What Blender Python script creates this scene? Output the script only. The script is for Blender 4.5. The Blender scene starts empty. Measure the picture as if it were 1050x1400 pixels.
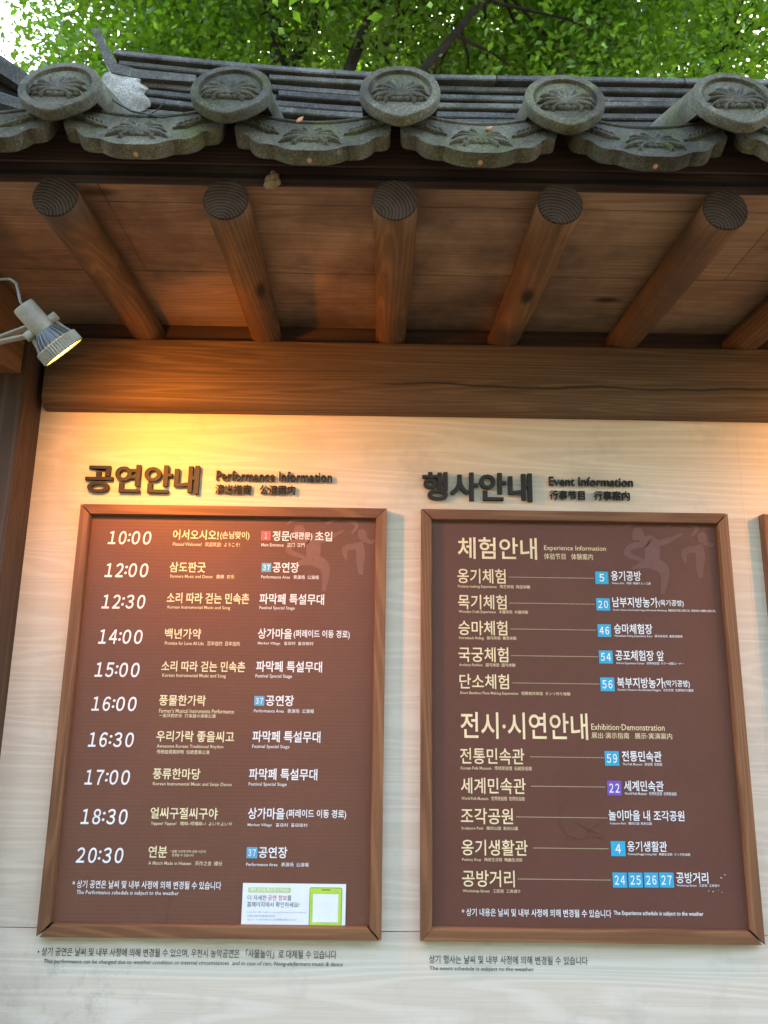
import bpy, bmesh, math, random
import numpy as np
from mathutils import Vector, Matrix, noise as mnoise
rng = random.Random(7)
sc = bpy.context.scene
col = sc.collection
R = math.radians

# ------------------------------------------------------------------ camera
F = 1032.0                                   # focal length in photo pixels (1050 x 1400)
YAW, PITCH, ROLL = 0.00683, 0.21835, 0.0135
EYE = np.array([0.0, -2.1, 1.5])
def cam_axes():
    cy, sy, cp, sp, cr, sr = math.cos(YAW), math.sin(YAW), math.cos(PITCH), math.sin(PITCH), math.cos(ROLL), math.sin(ROLL)
    f = np.array([sy*cp, cy*cp, sp]); r = np.array([cy, -sy, 0.0]); u = np.cross(r, f)
    return r*cr + u*sr, -r*sr + u*cr, f
CR, CU, CF = cam_axes()
cam_d = bpy.data.cameras.new('camera'); cam = bpy.data.objects.new('camera', cam_d); col.objects.link(cam)
cam_d.sensor_fit = 'VERTICAL'; cam_d.sensor_height = 24.0; cam_d.lens = F/1400*24.0
cam_d.clip_start = 0.05; cam_d.clip_end = 1000
cam_d.dof.use_dof = True; cam_d.dof.focus_distance = 2.0; cam_d.dof.aperture_fstop = 4.0
cam.matrix_world = Matrix(((CR[0], CU[0], -CF[0], EYE[0]), (CR[1], CU[1], -CF[1], EYE[1]), (CR[2], CU[2], -CF[2], EYE[2]), (0, 0, 0, 1)))
sc.camera = cam

# ------------------------------------------------------------------ light
SUN_EL, SUN_AZ = 46.0, 12.0                  # the sun stands behind the wall and its trees
w = bpy.data.worlds.new("World"); sc.world = w; w.use_nodes = True
nt = w.node_tree; bg = nt.nodes['Background']
sky = nt.nodes.new('ShaderNodeTexSky'); sky.sky_type = 'NISHITA'; sky.sun_disc = False
sky.sun_elevation = R(SUN_EL); sky.sun_rotation = R(SUN_AZ); sky.dust_density = 2.0; sky.air_density = 1.0; sky.ozone_density = 1.0
hs = nt.nodes.new('ShaderNodeHueSaturation'); hs.inputs['Saturation'].default_value = 0.85
nt.links.new(sky.outputs[0], hs.inputs['Color']); nt.links.new(hs.outputs[0], bg.inputs[0]); bg.inputs[1].default_value = 0.15
sl = bpy.data.lights.new('sun', 'SUN'); sl.energy = 2.0; sl.angle = R(6); sl.color = (1.0, 0.95, 0.86)
sun = bpy.data.objects.new('sun', sl); col.objects.link(sun)
sdir = Vector((math.sin(R(SUN_AZ))*math.cos(R(SUN_EL)), math.cos(R(SUN_AZ))*math.cos(R(SUN_EL)), math.sin(R(SUN_EL))))
sun.rotation_euler = sdir.to_track_quat('Z', 'Y').to_euler(); sun.location = (0, 0, 30)
sc.view_settings.view_transform = 'Standard'; sc.view_settings.look = 'None'
sc.view_settings.exposure = 3.7; sc.view_settings.gamma = 1.0
sc.cycles.max_bounces = 8; sc.cycles.transparent_max_bounces = 8

# ------------------------------------------------------------------ measuring: a photo pixel to the point it shows on a plane of the place
def ray(px, py):
    return CF + CR*(px-525)/F - CU*(py-700)/F
def on_y(px, py, Y):
    d = ray(px, py); return EYE + d*(Y-EYE[1])/d[1]
def on_x(px, py, X):
    d = ray(px, py); return EYE + d*(X-EYE[0])/d[0]

# ------------------------------------------------------------------ object helpers
WORLD = {}                                   # object -> world origin
def setp(o, label=None, cat=None, group=None, kind=None):
    if label: o['label'] = label
    if cat: o['category'] = cat
    if group: o['group'] = group
    if kind: o['kind'] = kind
    return o
def empty(name, loc, label, cat, group=None):
    o = bpy.data.objects.new(name, None); col.objects.link(o); o.location = loc; o.empty_display_size = 0.1
    WORLD[o.name] = Vector(loc)
    return setp(o, label, cat, group)
class MB:
    def __init__(self): self.bm = bmesh.new()
    def poly(self, pts, mi=0):
        f = self.bm.faces.new([self.bm.verts.new(p) for p in pts]); f.material_index = mi; return f
    def loft(self, loops, closed=True, cap0=False, cap1=False, mi=0, smooth=True):
        L = [[self.bm.verts.new(p) for p in lp] for lp in loops]
        n = len(L[0])
        for a, b in zip(L[:-1], L[1:]):
            for i in range(n if closed else n-1):
                j = (i+1) % n
                f = self.bm.faces.new((a[i], a[j], b[j], b[i])); f.material_index = mi; f.smooth = smooth
        if cap0: f = self.bm.faces.new(list(reversed(L[0]))); f.material_index = mi
        if cap1: f = self.bm.faces.new(L[-1]); f.material_index = mi
        return L
    def box(self, x0, x1, y0, y1, z0, z1, bev=0.0, seg=1, mi=0):
        vs = [self.bm.verts.new(p) for p in ((x0,y0,z0),(x1,y0,z0),(x1,y1,z0),(x0,y1,z0),(x0,y0,z1),(x1,y0,z1),(x1,y1,z1),(x0,y1,z1))]
        fs = [self.bm.faces.new([vs[i] for i in q]) for q in ((0,3,2,1),(4,5,6,7),(0,1,5,4),(1,2,6,5),(2,3,7,6),(3,0,4,7))]
        for f in fs: f.material_index = mi
        if bev:
            es = list({e for f in fs for e in f.edges})
            bmesh.ops.bevel(self.bm, geom=es, offset=bev, segments=seg, affect='EDGES', profile=0.5)
        return vs
    def prism(self, pts, d, bev=0.0, mi=0):
        """closed outline pts (3D), pushed along vector d"""
        d = Vector(d); a = [self.bm.verts.new(p) for p in pts]; b = [self.bm.verts.new(Vector(p)+d) for p in pts]
        n = len(a); fs = []
        f0 = self.bm.faces.new(a); f1 = self.bm.faces.new(list(reversed(b))); fs += [f0, f1]
        for i in range(n):
            j = (i+1) % n; fs.append(self.bm.faces.new((a[j], a[i], b[i], b[j])))
        for f in fs: f.material_index = mi
        if bev:
            bmesh.ops.bevel(self.bm, geom=list(f0.edges), offset=bev, segments=2, affect='EDGES', profile=0.5)
        return fs
    def tube(self, pts, rad, n=10, mi=0, caps=True, flat=None):
        pts = [Vector(p) for p in pts]; m = len(pts)
        rad = rad if isinstance(rad, (list, tuple)) else [rad]*m
        loops = []; up = None
        for i, p in enumerate(pts):
            t = (pts[min(i+1, m-1)] - pts[max(i-1, 0)]).normalized()
            if up is None:
                up = Vector((0, 0, 1)) if abs(t.z) < 0.9 else Vector((1, 0, 0))
            s = t.cross(up).normalized(); up = s.cross(t).normalized()
            loops.append([p + (s*math.cos(2*math.pi*k/n) + up*math.sin(2*math.pi*k/n)*(flat or 1.0))*rad[i] for k in range(n)])
        self.loft(loops, cap0=caps, cap1=caps, mi=mi)
    def build(self, name, mat, parent=None, origin=None, recalc=True, auto=None):
        if recalc: bmesh.ops.recalc_face_normals(self.bm, faces=self.bm.faces[:])
        me = bpy.data.meshes.new(name)
        pw = WORLD[parent.name] if parent else Vector((0, 0, 0))
        og = Vector(origin) if origin is not None else pw
        bmesh.ops.translate(self.bm, verts=self.bm.verts[:], vec=-og)
        if auto is not None:
            for f in self.bm.faces: f.smooth = True
            for e in self.bm.edges:
                if len(e.link_faces) == 2 and e.calc_face_angle(0) > R(auto): e.smooth = False
        self.bm.to_mesh(me); self.bm.free()
        for m in (mat if isinstance(mat, (list, tuple)) else [mat]): me.materials.append(m)
        o = bpy.data.objects.new(name, me); col.objects.link(o)
        if parent: o.parent = parent
        o.location = og - pw; WORLD[o.name] = og
        return o
def copy_tree(o, offset, parent=None, rot=None):
    c = o.copy(); col.objects.link(c)
    WORLD[c.name] = WORLD[o.name] + Vector(offset)
    if parent: c.parent = parent
    pw = WORLD[parent.name] if parent else Vector((0, 0, 0))
    c.location = WORLD[c.name] - pw
    if rot: c.rotation_euler = rot
    for ch in list(o.children): copy_tree(ch, offset, c)
    return c

def smooth(pts, n=5):
    out = []; k = len(pts)
    for i in range(k):
        p0, p1, p2, p3 = [np.array(pts[(i+j-1) % k], float) for j in range(4)]
        for j in range(n):
            t = j/n; out.append(tuple(0.5*((2*p1) + (-p0+p2)*t + (2*p0-5*p1+4*p2-p3)*t*t + (-p0+3*p1-3*p2+p3)*t**3)))
    return out

# ------------------------------------------------------------------ materials
def mat(name):
    m = bpy.data.materials.new(name); m.use_nodes = True
    return m, m.node_tree, m.node_tree.nodes['Principled BSDF']
def N(nt, t, **kw):
    n = nt.nodes.new('ShaderNode'+t)
    for k, v in kw.items():
        if k in n.inputs.keys(): n.inputs[k].default_value = v
        else: setattr(n, k, v)
    return n
def ramp(nt, fac, stops):
    n = nt.nodes.new('ShaderNodeValToRGB'); e = n.color_ramp.elements
    while len(e) < len(stops): e.new(0.5)
    for i, (p, c) in enumerate(stops): e[i].position = p; e[i].color = (*c, 1) if len(c) == 3 else c
    nt.links.new(fac, n.inputs[0]); return n.outputs[0]
def mix(nt, fac, a, b, mode='MIX'):
    n = nt.nodes.new('ShaderNodeMix'); n.data_type = 'RGBA'; n.blend_type = mode
    for sock, v in ((n.inputs[0], fac), (n.inputs[6], a), (n.inputs[7], b)):
        if hasattr(v, 'links'): nt.links.new(v, sock)
        elif isinstance(v, (int, float)): sock.default_value = v
        else: sock.default_value = (*v, 1)
    return n.outputs[2]
def coords(nt, scale, rand=True, loc=(0, 0, 0)):
    tc = N(nt, 'TexCoord'); src = tc.outputs['Object']
    if rand:
        oi = N(nt, 'ObjectInfo'); mm = nt.nodes.new('ShaderNodeMath'); mm.operation = 'MULTIPLY'; mm.inputs[1].default_value = 17.0
        nt.links.new(oi.outputs['Random'], mm.inputs[0])
        va = nt.nodes.new('ShaderNodeVectorMath'); va.operation = 'ADD'
        nt.links.new(src, va.inputs[0]); nt.links.new(mm.outputs[0], va.inputs[1]); src = va.outputs[0]
    mp = N(nt, 'Mapping'); mp.inputs['Scale'].default_value = scale; mp.inputs['Location'].default_value = loc
    nt.links.new(src, mp.inputs['Vector']); return mp.outputs[0]
def noise(nt, vec, scale, detail=4, rough=0.6, dist=0.0):
    n = N(nt, 'TexNoise', Scale=scale, Detail=detail, Roughness=rough, Distortion=dist); nt.links.new(vec, n.inputs['Vector']); return n.outputs['Fac']
def bump(nt, b, h, strength, dist):
    n = N(nt, 'Bump', Strength=strength, Distance=dist); nt.links.new(h, n.inputs['Height']); nt.links.new(n.outputs[0], b.inputs['Normal'])

def wood(name, dark, mid, light, axis=0, rough=0.55, grain=1.0, knots=True, rand=True, cathedral=0.5, weather=None, crack=None, bumpd=0.0015):
    m, nt, b = mat(name)
    s1 = [9.0]*3; s1[axis] = 0.9
    v1 = coords(nt, s1, rand)
    s2 = [170.0]*3; s2[axis] = 3.5
    v2 = coords(nt, s2, rand)
    s4 = [5.0*grain]*3; s4[axis] = 0.30
    broad = noise(nt, v1, 0.8*grain, 5, 0.6, 0.6)
    big = noise(nt, coords(nt, s4, rand), 1.6, 1.5, 0.45, 0.35)
    k = nt.nodes.new('ShaderNodeMath'); k.operation = 'MULTIPLY'; k.inputs[1].default_value = 120.0; nt.links.new(big, k.inputs[0])
    sn = nt.nodes.new('ShaderNodeMath'); sn.operation = 'SINE'; nt.links.new(k.outputs[0], sn.inputs[0])
    lines = ramp(nt, sn.outputs[0], [(0.0, (0, 0, 0)), (0.7, (0.75,)*3), (1.0, (1, 1, 1))])
    fine = noise(nt, v2, 1.0, 4, 0.75)
    f = mix(nt, cathedral*0.5, broad, lines)
    f = mix(nt, 0.38, f, fine)
    c = ramp(nt, f, [(0.28, dark), (0.5, mid), (0.72, light)])
    if weather:
        wn = noise(nt, coords(nt, (2.2, 2.2, 2.2), rand), 1.5, 5, 0.65)
        wf = ramp(nt, wn, [(0.45, (0, 0, 0)), (0.68, (1, 1, 1))])
        c = mix(nt, wf, c, weather)
    if knots:
        s3 = [5.0]*3; s3[axis] = 2.0
        vo = N(nt, 'TexVoronoi', Scale=1.1, Randomness=1.0); nt.links.new(coords(nt, s3, rand), vo.inputs['Vector'])
        kf = ramp(nt, vo.outputs['Distance'], [(0.05, (1, 1, 1)), (0.12, (0, 0, 0))])
        c = mix(nt, kf, c, tuple(x*0.35 for x in dark))
    if crack is not None:
        tc = N(nt, 'TexCoord'); sx = N(nt, 'SeparateXYZ'); nt.links.new(tc.outputs['Object'], sx.inputs[0])
        nn = noise(nt, coords(nt, (1.3, 1, 1), False), 2.2, 3, 0.5)
        a = nt.nodes.new('ShaderNodeMath'); a.operation = 'MULTIPLY_ADD'; a.inputs[1].default_value = 0.05; nt.links.new(nn, a.inputs[0]); nt.links.new(sx.outputs['Z'], a.inputs[2])
        d = nt.nodes.new('ShaderNodeMath'); d.operation = 'SUBTRACT'; d.inputs[1].default_value = crack + 0.025; nt.links.new(a.outputs[0], d.inputs[0])
        ab = nt.nodes.new('ShaderNodeMath'); ab.operation = 'ABSOLUTE'; nt.links.new(d.outputs[0], ab.inputs[0])
        cf = ramp(nt, ab.outputs[0], [(0.0018, (1, 1, 1)), (0.0042, (0, 0, 0))])
        xm = N(nt, 'MapRange'); xm.inputs['From Min'].default_value = -0.15; xm.inputs['From Max'].default_value = 0.1; nt.links.new(sx.outputs['X'], xm.inputs['Value'])
        cf = mix(nt, 1.0, cf, xm.outputs[0], 'MULTIPLY')
        c = mix(nt, cf, c, (0.006, 0.004, 0.003))
    nt.links.new(c, b.inputs['Base Color'])
    rr = ramp(nt, f, [(0.2, (rough+0.12,)*3), (0.8, (rough-0.08,)*3)]); nt.links.new(rr, b.inputs['Roughness'])
    b.inputs['Specular IOR Level'].default_value = 0.35
    bump(nt, b, f, 0.6, bumpd)
    return m

M = {}
M['rafter'] = wood('rafter_wood', (0.060, 0.028, 0.011), (0.155, 0.076, 0.030), (0.265, 0.142, 0.060), axis=1, rough=0.55, weather=(0.075, 0.042, 0.024), bumpd=0.0025, cathedral=0.34)
M['soffit'] = wood('soffit_wood', (0.16, 0.090, 0.045), (0.35, 0.218, 0.115), (0.50, 0.335, 0.195), axis=0, rough=0.6, weather=(0.15, 0.088, 0.052), cathedral=0.28)
M['fascia'] = wood('fascia_wood', (0.026, 0.013, 0.009), (0.048, 0.025, 0.018), (0.078, 0.042, 0.030), axis=0, rough=0.65, knots=False)
M['beam'] = wood('beam_wood', (0.050, 0.027, 0.013), (0.108, 0.062, 0.032), (0.172, 0.105, 0.058), axis=0, rough=0.6, grain=1.9, cathedral=0.45, bumpd=0.003, crack=2.335)
M['post'] = wood('post_wood', (0.03, 0.014, 0.007), (0.065, 0.031, 0.015), (0.10, 0.052, 0.026), axis=2, rough=0.6)
M['frame_h'] = wood('frame_wood', (0.105, 0.043, 0.017), (0.200, 0.086, 0.036), (0.285, 0.135, 0.060), axis=0, rough=0.45, knots=False, bumpd=0.0005)
M['frame_v'] = wood('frame_wood_upright', (0.105, 0.043, 0.017), (0.200, 0.086, 0.036), (0.285, 0.135, 0.060), axis=2, rough=0.45, knots=False, bumpd=0.0005)
GRIME = tuple(on_y(95, 1345, 0) - np.array((0, 0.06, 0)))     # a scuffed, dirty patch
def wall_mat():
    m, nt, b = mat('pale_wood_laminate')
    v = coords(nt, (0.9, 1, 5.5), False)
    warp = noise(nt, coords(nt, (0.55, 1, 1.6), False), 2.0, 2, 0.5)
    # contour lines of a stretched noise: cathedral grain
    k = nt.nodes.new('ShaderNodeMath'); k.operation = 'MULTIPLY'; k.inputs[1].default_value = 105.0
    big = noise(nt, coords(nt, (0.30, 1, 4.6), False, (3.1, 0, 1.7)), 1.7, 1.5, 0.4, 0.3); nt.links.new(big, k.inputs[0])
    s = nt.nodes.new('ShaderNodeMath'); s.operation = 'SINE'; nt.links.new(k.outputs[0], s.inputs[0])
    lines = ramp(nt, s.outputs[0], [(0.0, (0, 0, 0)), (1.0, (1, 1, 1))])
    fib = noise(nt, coords(nt, (4, 1, 260), False), 1.0, 3, 0.65)
    fib2 = noise(nt, coords(nt, (1.2, 1, 40), False), 1.0, 4, 0.6)
    f = mix(nt, 0.54, lines, fib2); f = mix(nt, 0.55, f, fib)
    c = ramp(nt, f, [(0.22, (0.57, 0.465, 0.345)), (0.5, (0.66, 0.56, 0.435)), (0.78, (0.72, 0.635, 0.52))])
    stain = noise(nt, coords(nt, (3, 1, 3), False), 1.4, 5, 0.7)
    sf = ramp(nt, stain, [(0.54, (0, 0, 0)), (0.78, (0.5,)*3)])
    c = mix(nt, sf, c, (0.36, 0.31, 0.25))
    tc = N(nt, 'TexCoord'); dv = nt.nodes.new('ShaderNodeVectorMath'); dv.operation = 'DISTANCE'; nt.links.new(tc.outputs['Object'], dv.inputs[0]); dv.inputs[1].default_value = GRIME
    mr = N(nt, 'MapRange'); mr.inputs['From Min'].default_value = 0.04; mr.inputs['From Max'].default_value = 0.30; mr.inputs['To Min'].default_value = 1; mr.inputs['To Max'].default_value = 0; nt.links.new(dv.outputs['Value'], mr.inputs['Value'])
    gn = noise(nt, coords(nt, (1, 1, 1), False), 28, 6, 0.75); gm = mix(nt, 1.0, ramp(nt, gn, [(0.52, (0, 0, 0)), (0.72, (0.55,)*3)]), mr.outputs[0], 'MULTIPLY')
    c = mix(nt, gm, c, (0.34, 0.285, 0.215))
    nt.links.new(c, b.inputs['Base Color']); b.inputs['Roughness'].default_value = 0.5; b.inputs['Specular IOR Level'].default_value = 0.3
    bump(nt, b, fib, 0.25, 0.0006)
    return m
M['wall'] = wall_mat()
def panel_mat(name, base, ribs):
    m, nt, b = mat(name)
    n1 = noise(nt, coords(nt, (2, 2, 2), False), 2.0, 5, 0.65)
    n2 = noise(nt, coords(nt, (70, 70, 70), False), 1.0, 3, 0.7)
    c = ramp(nt, n1, [(0.3, tuple(x*0.93 for x in base)), (0.7, tuple(x*1.06 for x in base))])
    c = mix(nt, 0.10, c, n2, 'OVERLAY')
    nt.links.new(c, b.inputs['Base Color']); b.inputs['Roughness'].default_value = 0.45; b.inputs['Specular IOR Level'].default_value = 0.28
    if ribs:
        wv = N(nt, 'TexWave', Scale=1.0, Distortion=0.15); wv.bands_direction = 'Z'; wv.inputs['Detail'].default_value = 0
        nt.links.new(coords(nt, (1, 1, 33), False), wv.inputs['Vector']); bump(nt, b, wv.outputs['Fac'], 0.15, 0.0009)
    else: bump(nt, b, n1, 0.2, 0.004)
    return m
M['panel_ribbed'] = panel_mat('ribbed_brown_print', (0.148, 0.064, 0.039), True)
M['panel_plain'] = panel_mat('plum_brown_print', (0.124, 0.050, 0.033), False)
def flat(name, c, rough=0.5, metal=0.0, var=0.08):
    m, nt, b = mat(name)
    n1 = noise(nt, coords(nt, (30, 30, 30), False), 1.0, 3, 0.6)
    cc = ramp(nt, n1, [(0.3, tuple(x*(1-var) for x in c)), (0.7, tuple(min(1, x*(1+var)) for x in c))])
    nt.links.new(cc, b.inputs['Base Color']); b.inputs['Roughness'].default_value = rough; b.inputs['Metallic'].default_value = metal
    return m
M['white_ink'] = flat('white_print', (0.80, 0.79, 0.77))
M['cream_ink'] = flat('cream_print', (0.80, 0.70, 0.42))
M['cream_ink2'] = flat('beige_print', (0.80, 0.62, 0.36))
M['dark_ink'] = flat('dark_vinyl', (0.035, 0.03, 0.028))
M['grey_ink'] = flat('grey_print', (0.32, 0.34, 0.35))
M['red_ink'] = flat('red_print', (0.55, 0.05, 0.04))
M['blue_tile'] = flat('blue_print', (0.026, 0.35, 0.55))
M['blue_tile_pale'] = flat('pale_blue_print', (0.10, 0.36, 0.52))
M['pink_tile'] = flat('pink_print', (0.62, 0.11, 0.13))
M['purple_tile'] = flat('purple_print', (0.17, 0.075, 0.42))
M['motif'] = flat('brown_figure_print', (0.185, 0.083, 0.053))
M['motif2'] = flat('plum_figure_print', (0.142, 0.058, 0.043))
M['letter'] = flat('dark_raised_letter', (0.010, 0.007, 0.005), 0.6)
M['paper'] = flat('white_sticker_paper', (0.74, 0.77, 0.77), 0.35, var=0.03)
M['green'] = flat('lime_print', (0.42, 0.62, 0.06))
M['palegreen'] = flat('pale_lime_print', (0.50, 0.62, 0.26))
M['black'] = flat('black_gap', (0.0012, 0.001, 0.001), 0.9)  # near-black: painted shade for gaps, also the junction box colour
M['cream_metal'] = flat('cream_enamel', (0.27, 0.25, 0.195), 0.5, var=0.25)
M['steel'] = flat('dull_steel', (0.15, 0.155, 0.16), 0.5, 0.3)
M['screw'] = flat('screw_steel', (0.5, 0.5, 0.5), 0.3, 0.9)
M['cable'] = flat('grey_cable', (0.19, 0.18, 0.16), 0.5)
M['copper'] = flat('copper_cap', (0.52, 0.28, 0.14), 0.4, 0.3)
M['mud'] = flat('dried_mud', (0.24, 0.16, 0.085), 0.9, var=0.35)
M['leaf_dry'] = flat('dry_leaf', (0.40, 0.17, 0.06), 0.7, var=0.3)
M['twig'] = flat('dark_twig', (0.03, 0.024, 0.018), 0.8)
def stone(name, dark, mid, light, lichen, dry=0.5):
    m, nt, b = mat(name)
    v = coords(nt, (1, 1, 1), True)
    n1 = noise(nt, v, 7.0, 6, 0.65); n2 = noise(nt, v, 210.0, 4, 0.85); n3 = noise(nt, v, 9.0, 6, 0.75)
    c = ramp(nt, n1, [(0.3, dark), (0.52, mid), (0.75, light)])
    c = mix(nt, ramp(nt, n3, [(0.50, (0, 0, 0)), (0.66, (0.75,)*3)]), c, lichen)
    sp = ramp(nt, n2, [(0.36, (0.25,)*3), (0.5, (0.5,)*3), (0.66, (0.95,)*3)])
    c = mix(nt, 0.8, c, sp, 'OVERLAY')
    n5 = noise(nt, v, 55.0, 5, 0.7); c = mix(nt, ramp(nt, n5, [(0.60, (0, 0, 0)), (0.70, (0.55,)*3)]), c, tuple(min(1, x*1.7) for x in light))
    n6 = noise(nt, v, 11.0, 6, 0.75); c = mix(nt, ramp(nt, n6, [(0.52, (0, 0, 0)), (0.64, (0.45,)*3)]), c, tuple(x*0.6 for x in dark))
    oi = N(nt, 'ObjectInfo'); tint = ramp(nt, oi.outputs['Random'], [(0.0, (0.78, 0.78, 0.80)), (0.5, (1.0, 0.98, 0.93)), (1.0, (1.18, 1.16, 1.05))])
    c = mix(nt, 1.0, c, tint, 'MULTIPLY')
    nt.links.new(c, b.inputs['Base Color']); b.inputs['Roughness'].default_value = 0.9; b.inputs['Specular IOR Level'].default_value = 0.10
    h = mix(nt, 0.5, n2, n3); bump(nt, b, h, 0.5, 0.0016)
    return m
M['tile'] = stone('grey_clay_tile', (0.034, 0.031, 0.022), (0.080, 0.073, 0.053), (0.140, 0.131, 0.097), (0.085, 0.092, 0.030))
M['ridge'] = stone('ridge_slab_clay', (0.052, 0.050, 0.046), (0.098, 0.094, 0.086), (0.16, 0.155, 0.142), (0.074, 0.070, 0.052))
M['mortar'] = stone('lime_mortar', (0.20, 0.185, 0.15), (0.38, 0.36, 0.30), (0.56, 0.53, 0.46), (0.30, 0.285, 0.22))
M['bark'] = stone('tree_bark', (0.010, 0.008, 0.006), (0.020, 0.016, 0.012), (0.035, 0.029, 0.022), (0.024, 0.024, 0.016))
M['ground'] = stone('sandy_ground', (0.10, 0.078, 0.054), (0.135, 0.105, 0.075), (0.17, 0.135, 0.096), (0.12, 0.097, 0.068))
def end_grain():
    m, nt, b = mat('rafter_end_grain')
    wv = N(nt, 'TexWave', Scale=42.0, Distortion=4.0, Detail=3.0); wv.wave_type = 'RINGS'; wv.rings_direction = 'Y'
    wv.inputs['Detail Scale'].default_value = 0.4
    nt.links.new(coords(nt, (1, 1, 1), False, (0.03, 0, 0.045)), wv.inputs['Vector'])
    n1 = noise(nt, coords(nt, (1, 1, 1), True), 12, 5, 0.7)
    f = mix(nt, 0.68, wv.outputs['Fac'], n1)
    c = ramp(nt, f, [(0.3, (0.016, 0.010, 0.006)), (0.52, (0.044, 0.025, 0.014)), (0.75, (0.066, 0.042, 0.025))])
    nt.links.new(c, b.inputs['Base Color']); b.inputs['Roughness'].default_value = 0.85; b.inputs['Specular IOR Level'].default_value = 0.08; bump(nt, b, f, 0.6, 0.002)
    return m
M['end'] = end_grain()
def leaf_mat(name, a, bcol):
    m, nt, b = mat(name); nt.nodes.remove(b)
    n1 = noise(nt, coords(nt, (1, 1, 1), True), 1.3, 4, 0.6); n2 = noise(nt, coords(nt, (9, 9, 9), True), 1.0, 2, 0.6)
    f = mix(nt, 0.5, n1, n2)
    c = ramp(nt, f, [(0.32, a), (0.68, bcol)])
    d = N(nt, 'BsdfDiffuse'); t = N(nt, 'BsdfTranslucent'); g = N(nt, 'BsdfGlossy', Roughness=0.35)
    t2 = mix(nt, 1.0, c, (1.75, 1.6, 0.25), 'MULTIPLY')
    nt.links.new(c, d.inputs[0]); nt.links.new(t2, t.inputs[0]); g.inputs[0].default_value = (0.5, 0.5, 0.5, 1)
    ms = N(nt, 'MixShader'); ms.inputs[0].default_value = 0.6; nt.links.new(d.outputs[0], ms.inputs[1]); nt.links.new(t.outputs[0], ms.inputs[2])
    ms2 = N(nt, 'MixShader'); ms2.inputs[0].default_value = 0.05; nt.links.new(ms.outputs[0], ms2.inputs[1]); nt.links.new(g.outputs[0], ms2.inputs[2])
    nt.links.new(ms2.outputs[0], nt.nodes['Material Output'].inputs[0])
    return m
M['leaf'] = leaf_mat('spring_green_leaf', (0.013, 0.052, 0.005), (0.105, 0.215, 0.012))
M['leaf_sunlit'] = leaf_mat('painted_sunlit_leaf', (0.060, 0.150, 0.008), (0.200, 0.330, 0.014))  # lit copy of the leaf colour: sunlight on the far crowns painted in
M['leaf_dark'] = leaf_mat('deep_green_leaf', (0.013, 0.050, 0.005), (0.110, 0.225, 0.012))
def glow():
    m, nt, b = mat('lamp_lens'); nt.nodes.remove(b)
    e = N(nt, 'Emission', Strength=2.2); e.inputs[0].default_value = (1.0, 0.62, 0.06, 1)
    nt.links.new(e.outputs[0], nt.nodes['Material Output'].inputs[0]); return m
M['glow'] = glow()

# ------------------------------------------------------------------ setting
g = MB(); g.poly([(-300, -300, 0), (300, -300, 0), (300, 300, 0), (-300, 300, 0)])
setp(g.build('ground', M['ground']), kind='structure')

WL, WR = -3.2, 3.4                            # the wall runs on beyond the picture
wall = empty('panel_wall', (0, 0.06, 0), 'pale wood grain panelled wall behind the framed notice boards', 'wall')
ZS = on_y(550, 1274, 0)[2]
b = MB(); b.box(WL, WR, 0, 0.12, 0.12, ZS-0.0012, 0.001); b.build('lower_wall_panel', M['wall'], wall)
XJ = on_y(1008, 600, 0)[0]
for xa, xb in ((WL, XJ-0.00015), (XJ+0.00015, WR)):
    b = MB(); b.box(xa, xb, 0.0003, 0.12, ZS+0.0012, 2.30, 0.0002); b.build('upper_wall_panel', M['wall'], wall)
b = MB(); b.box(WL, WR, -0.02, 0.14, 0, 0.118); b.build('base_kerb', M['ground'], wall)
b = MB(); b.box(WL, WR, 0.02, 0.115, 2.302, 2.62); b.build('infill_board', M['fascia'], wall)

# beam
BY, BZ0, BZ1 = -0.05, 2.251, 2.463
bm_t = MB()
def rr_loop(x, y0, y1, z0, z1, r):
    pts = []
    for cx, cz, a0 in ((y0+r, z0+r, 180), (y1-0.004, z0+0.004, 270), (y1-0.004, z1-0.004, 0), (y0+0.006, z1-0.006, 90)):
        rr = r if a0 == 180 else (0.006 if a0 == 90 else 0.004)
        for k in range(6):
            a = R(a0 + 18*k); pts.append((x, cx + rr*math.cos(a), cz + rr*math.sin(a)))
    return pts
xs = [-0.972 + i*(WR+0.972)/24 for i in range(25)]
bm_t.loft([rr_loop(x, BY + 0.0012*math.sin(3.1*x), -0.0006, BZ0 + 0.0015*math.sin(2*x+1), BZ1, 0.036) for x in xs], cap0=True, cap1=True)
beam = bm_t.build('wooden_beam', M['beam'], auto=40)
setp(beam, 'heavy dark brown cracked beam lit orange at one end, over the pale wall', 'beam')

# left post with the bracket arm in front of it
PX = on_y(56, 562, 0)[0]
post = empty('wooden_post', (PX-0.09, -0.06, 0), 'dark brown wooden post at the end of the beam, under the spotlight', 'post')
b = MB(); b.box(PX-0.20, PX, -0.115, 0.14, 0.0, 2.60, 0.006, 2); b.build('post_shaft', M['post'], post)
b = MB()
zt, zb = 2.52, 2.30
prof = [(-0.117, zb+0.02), (-0.30, zb-0.01), (-0.36, zb+0.03), (-0.52, zb+0.05), (-0.52, zt), (-0.117, zt)]
b.prism([(PX-0.012, y, z) for y, z in prof], (-0.16, 0, 0), 0.004); b.build('bracket_arm', M['rafter'], post)

# ------------------------------------------------------------------ roof
roof = empty('tiled_roof', (0, -0.3, 2.46), 'grey clay tiled roof with carved eave tiles and round log rafters', 'roof')
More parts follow.
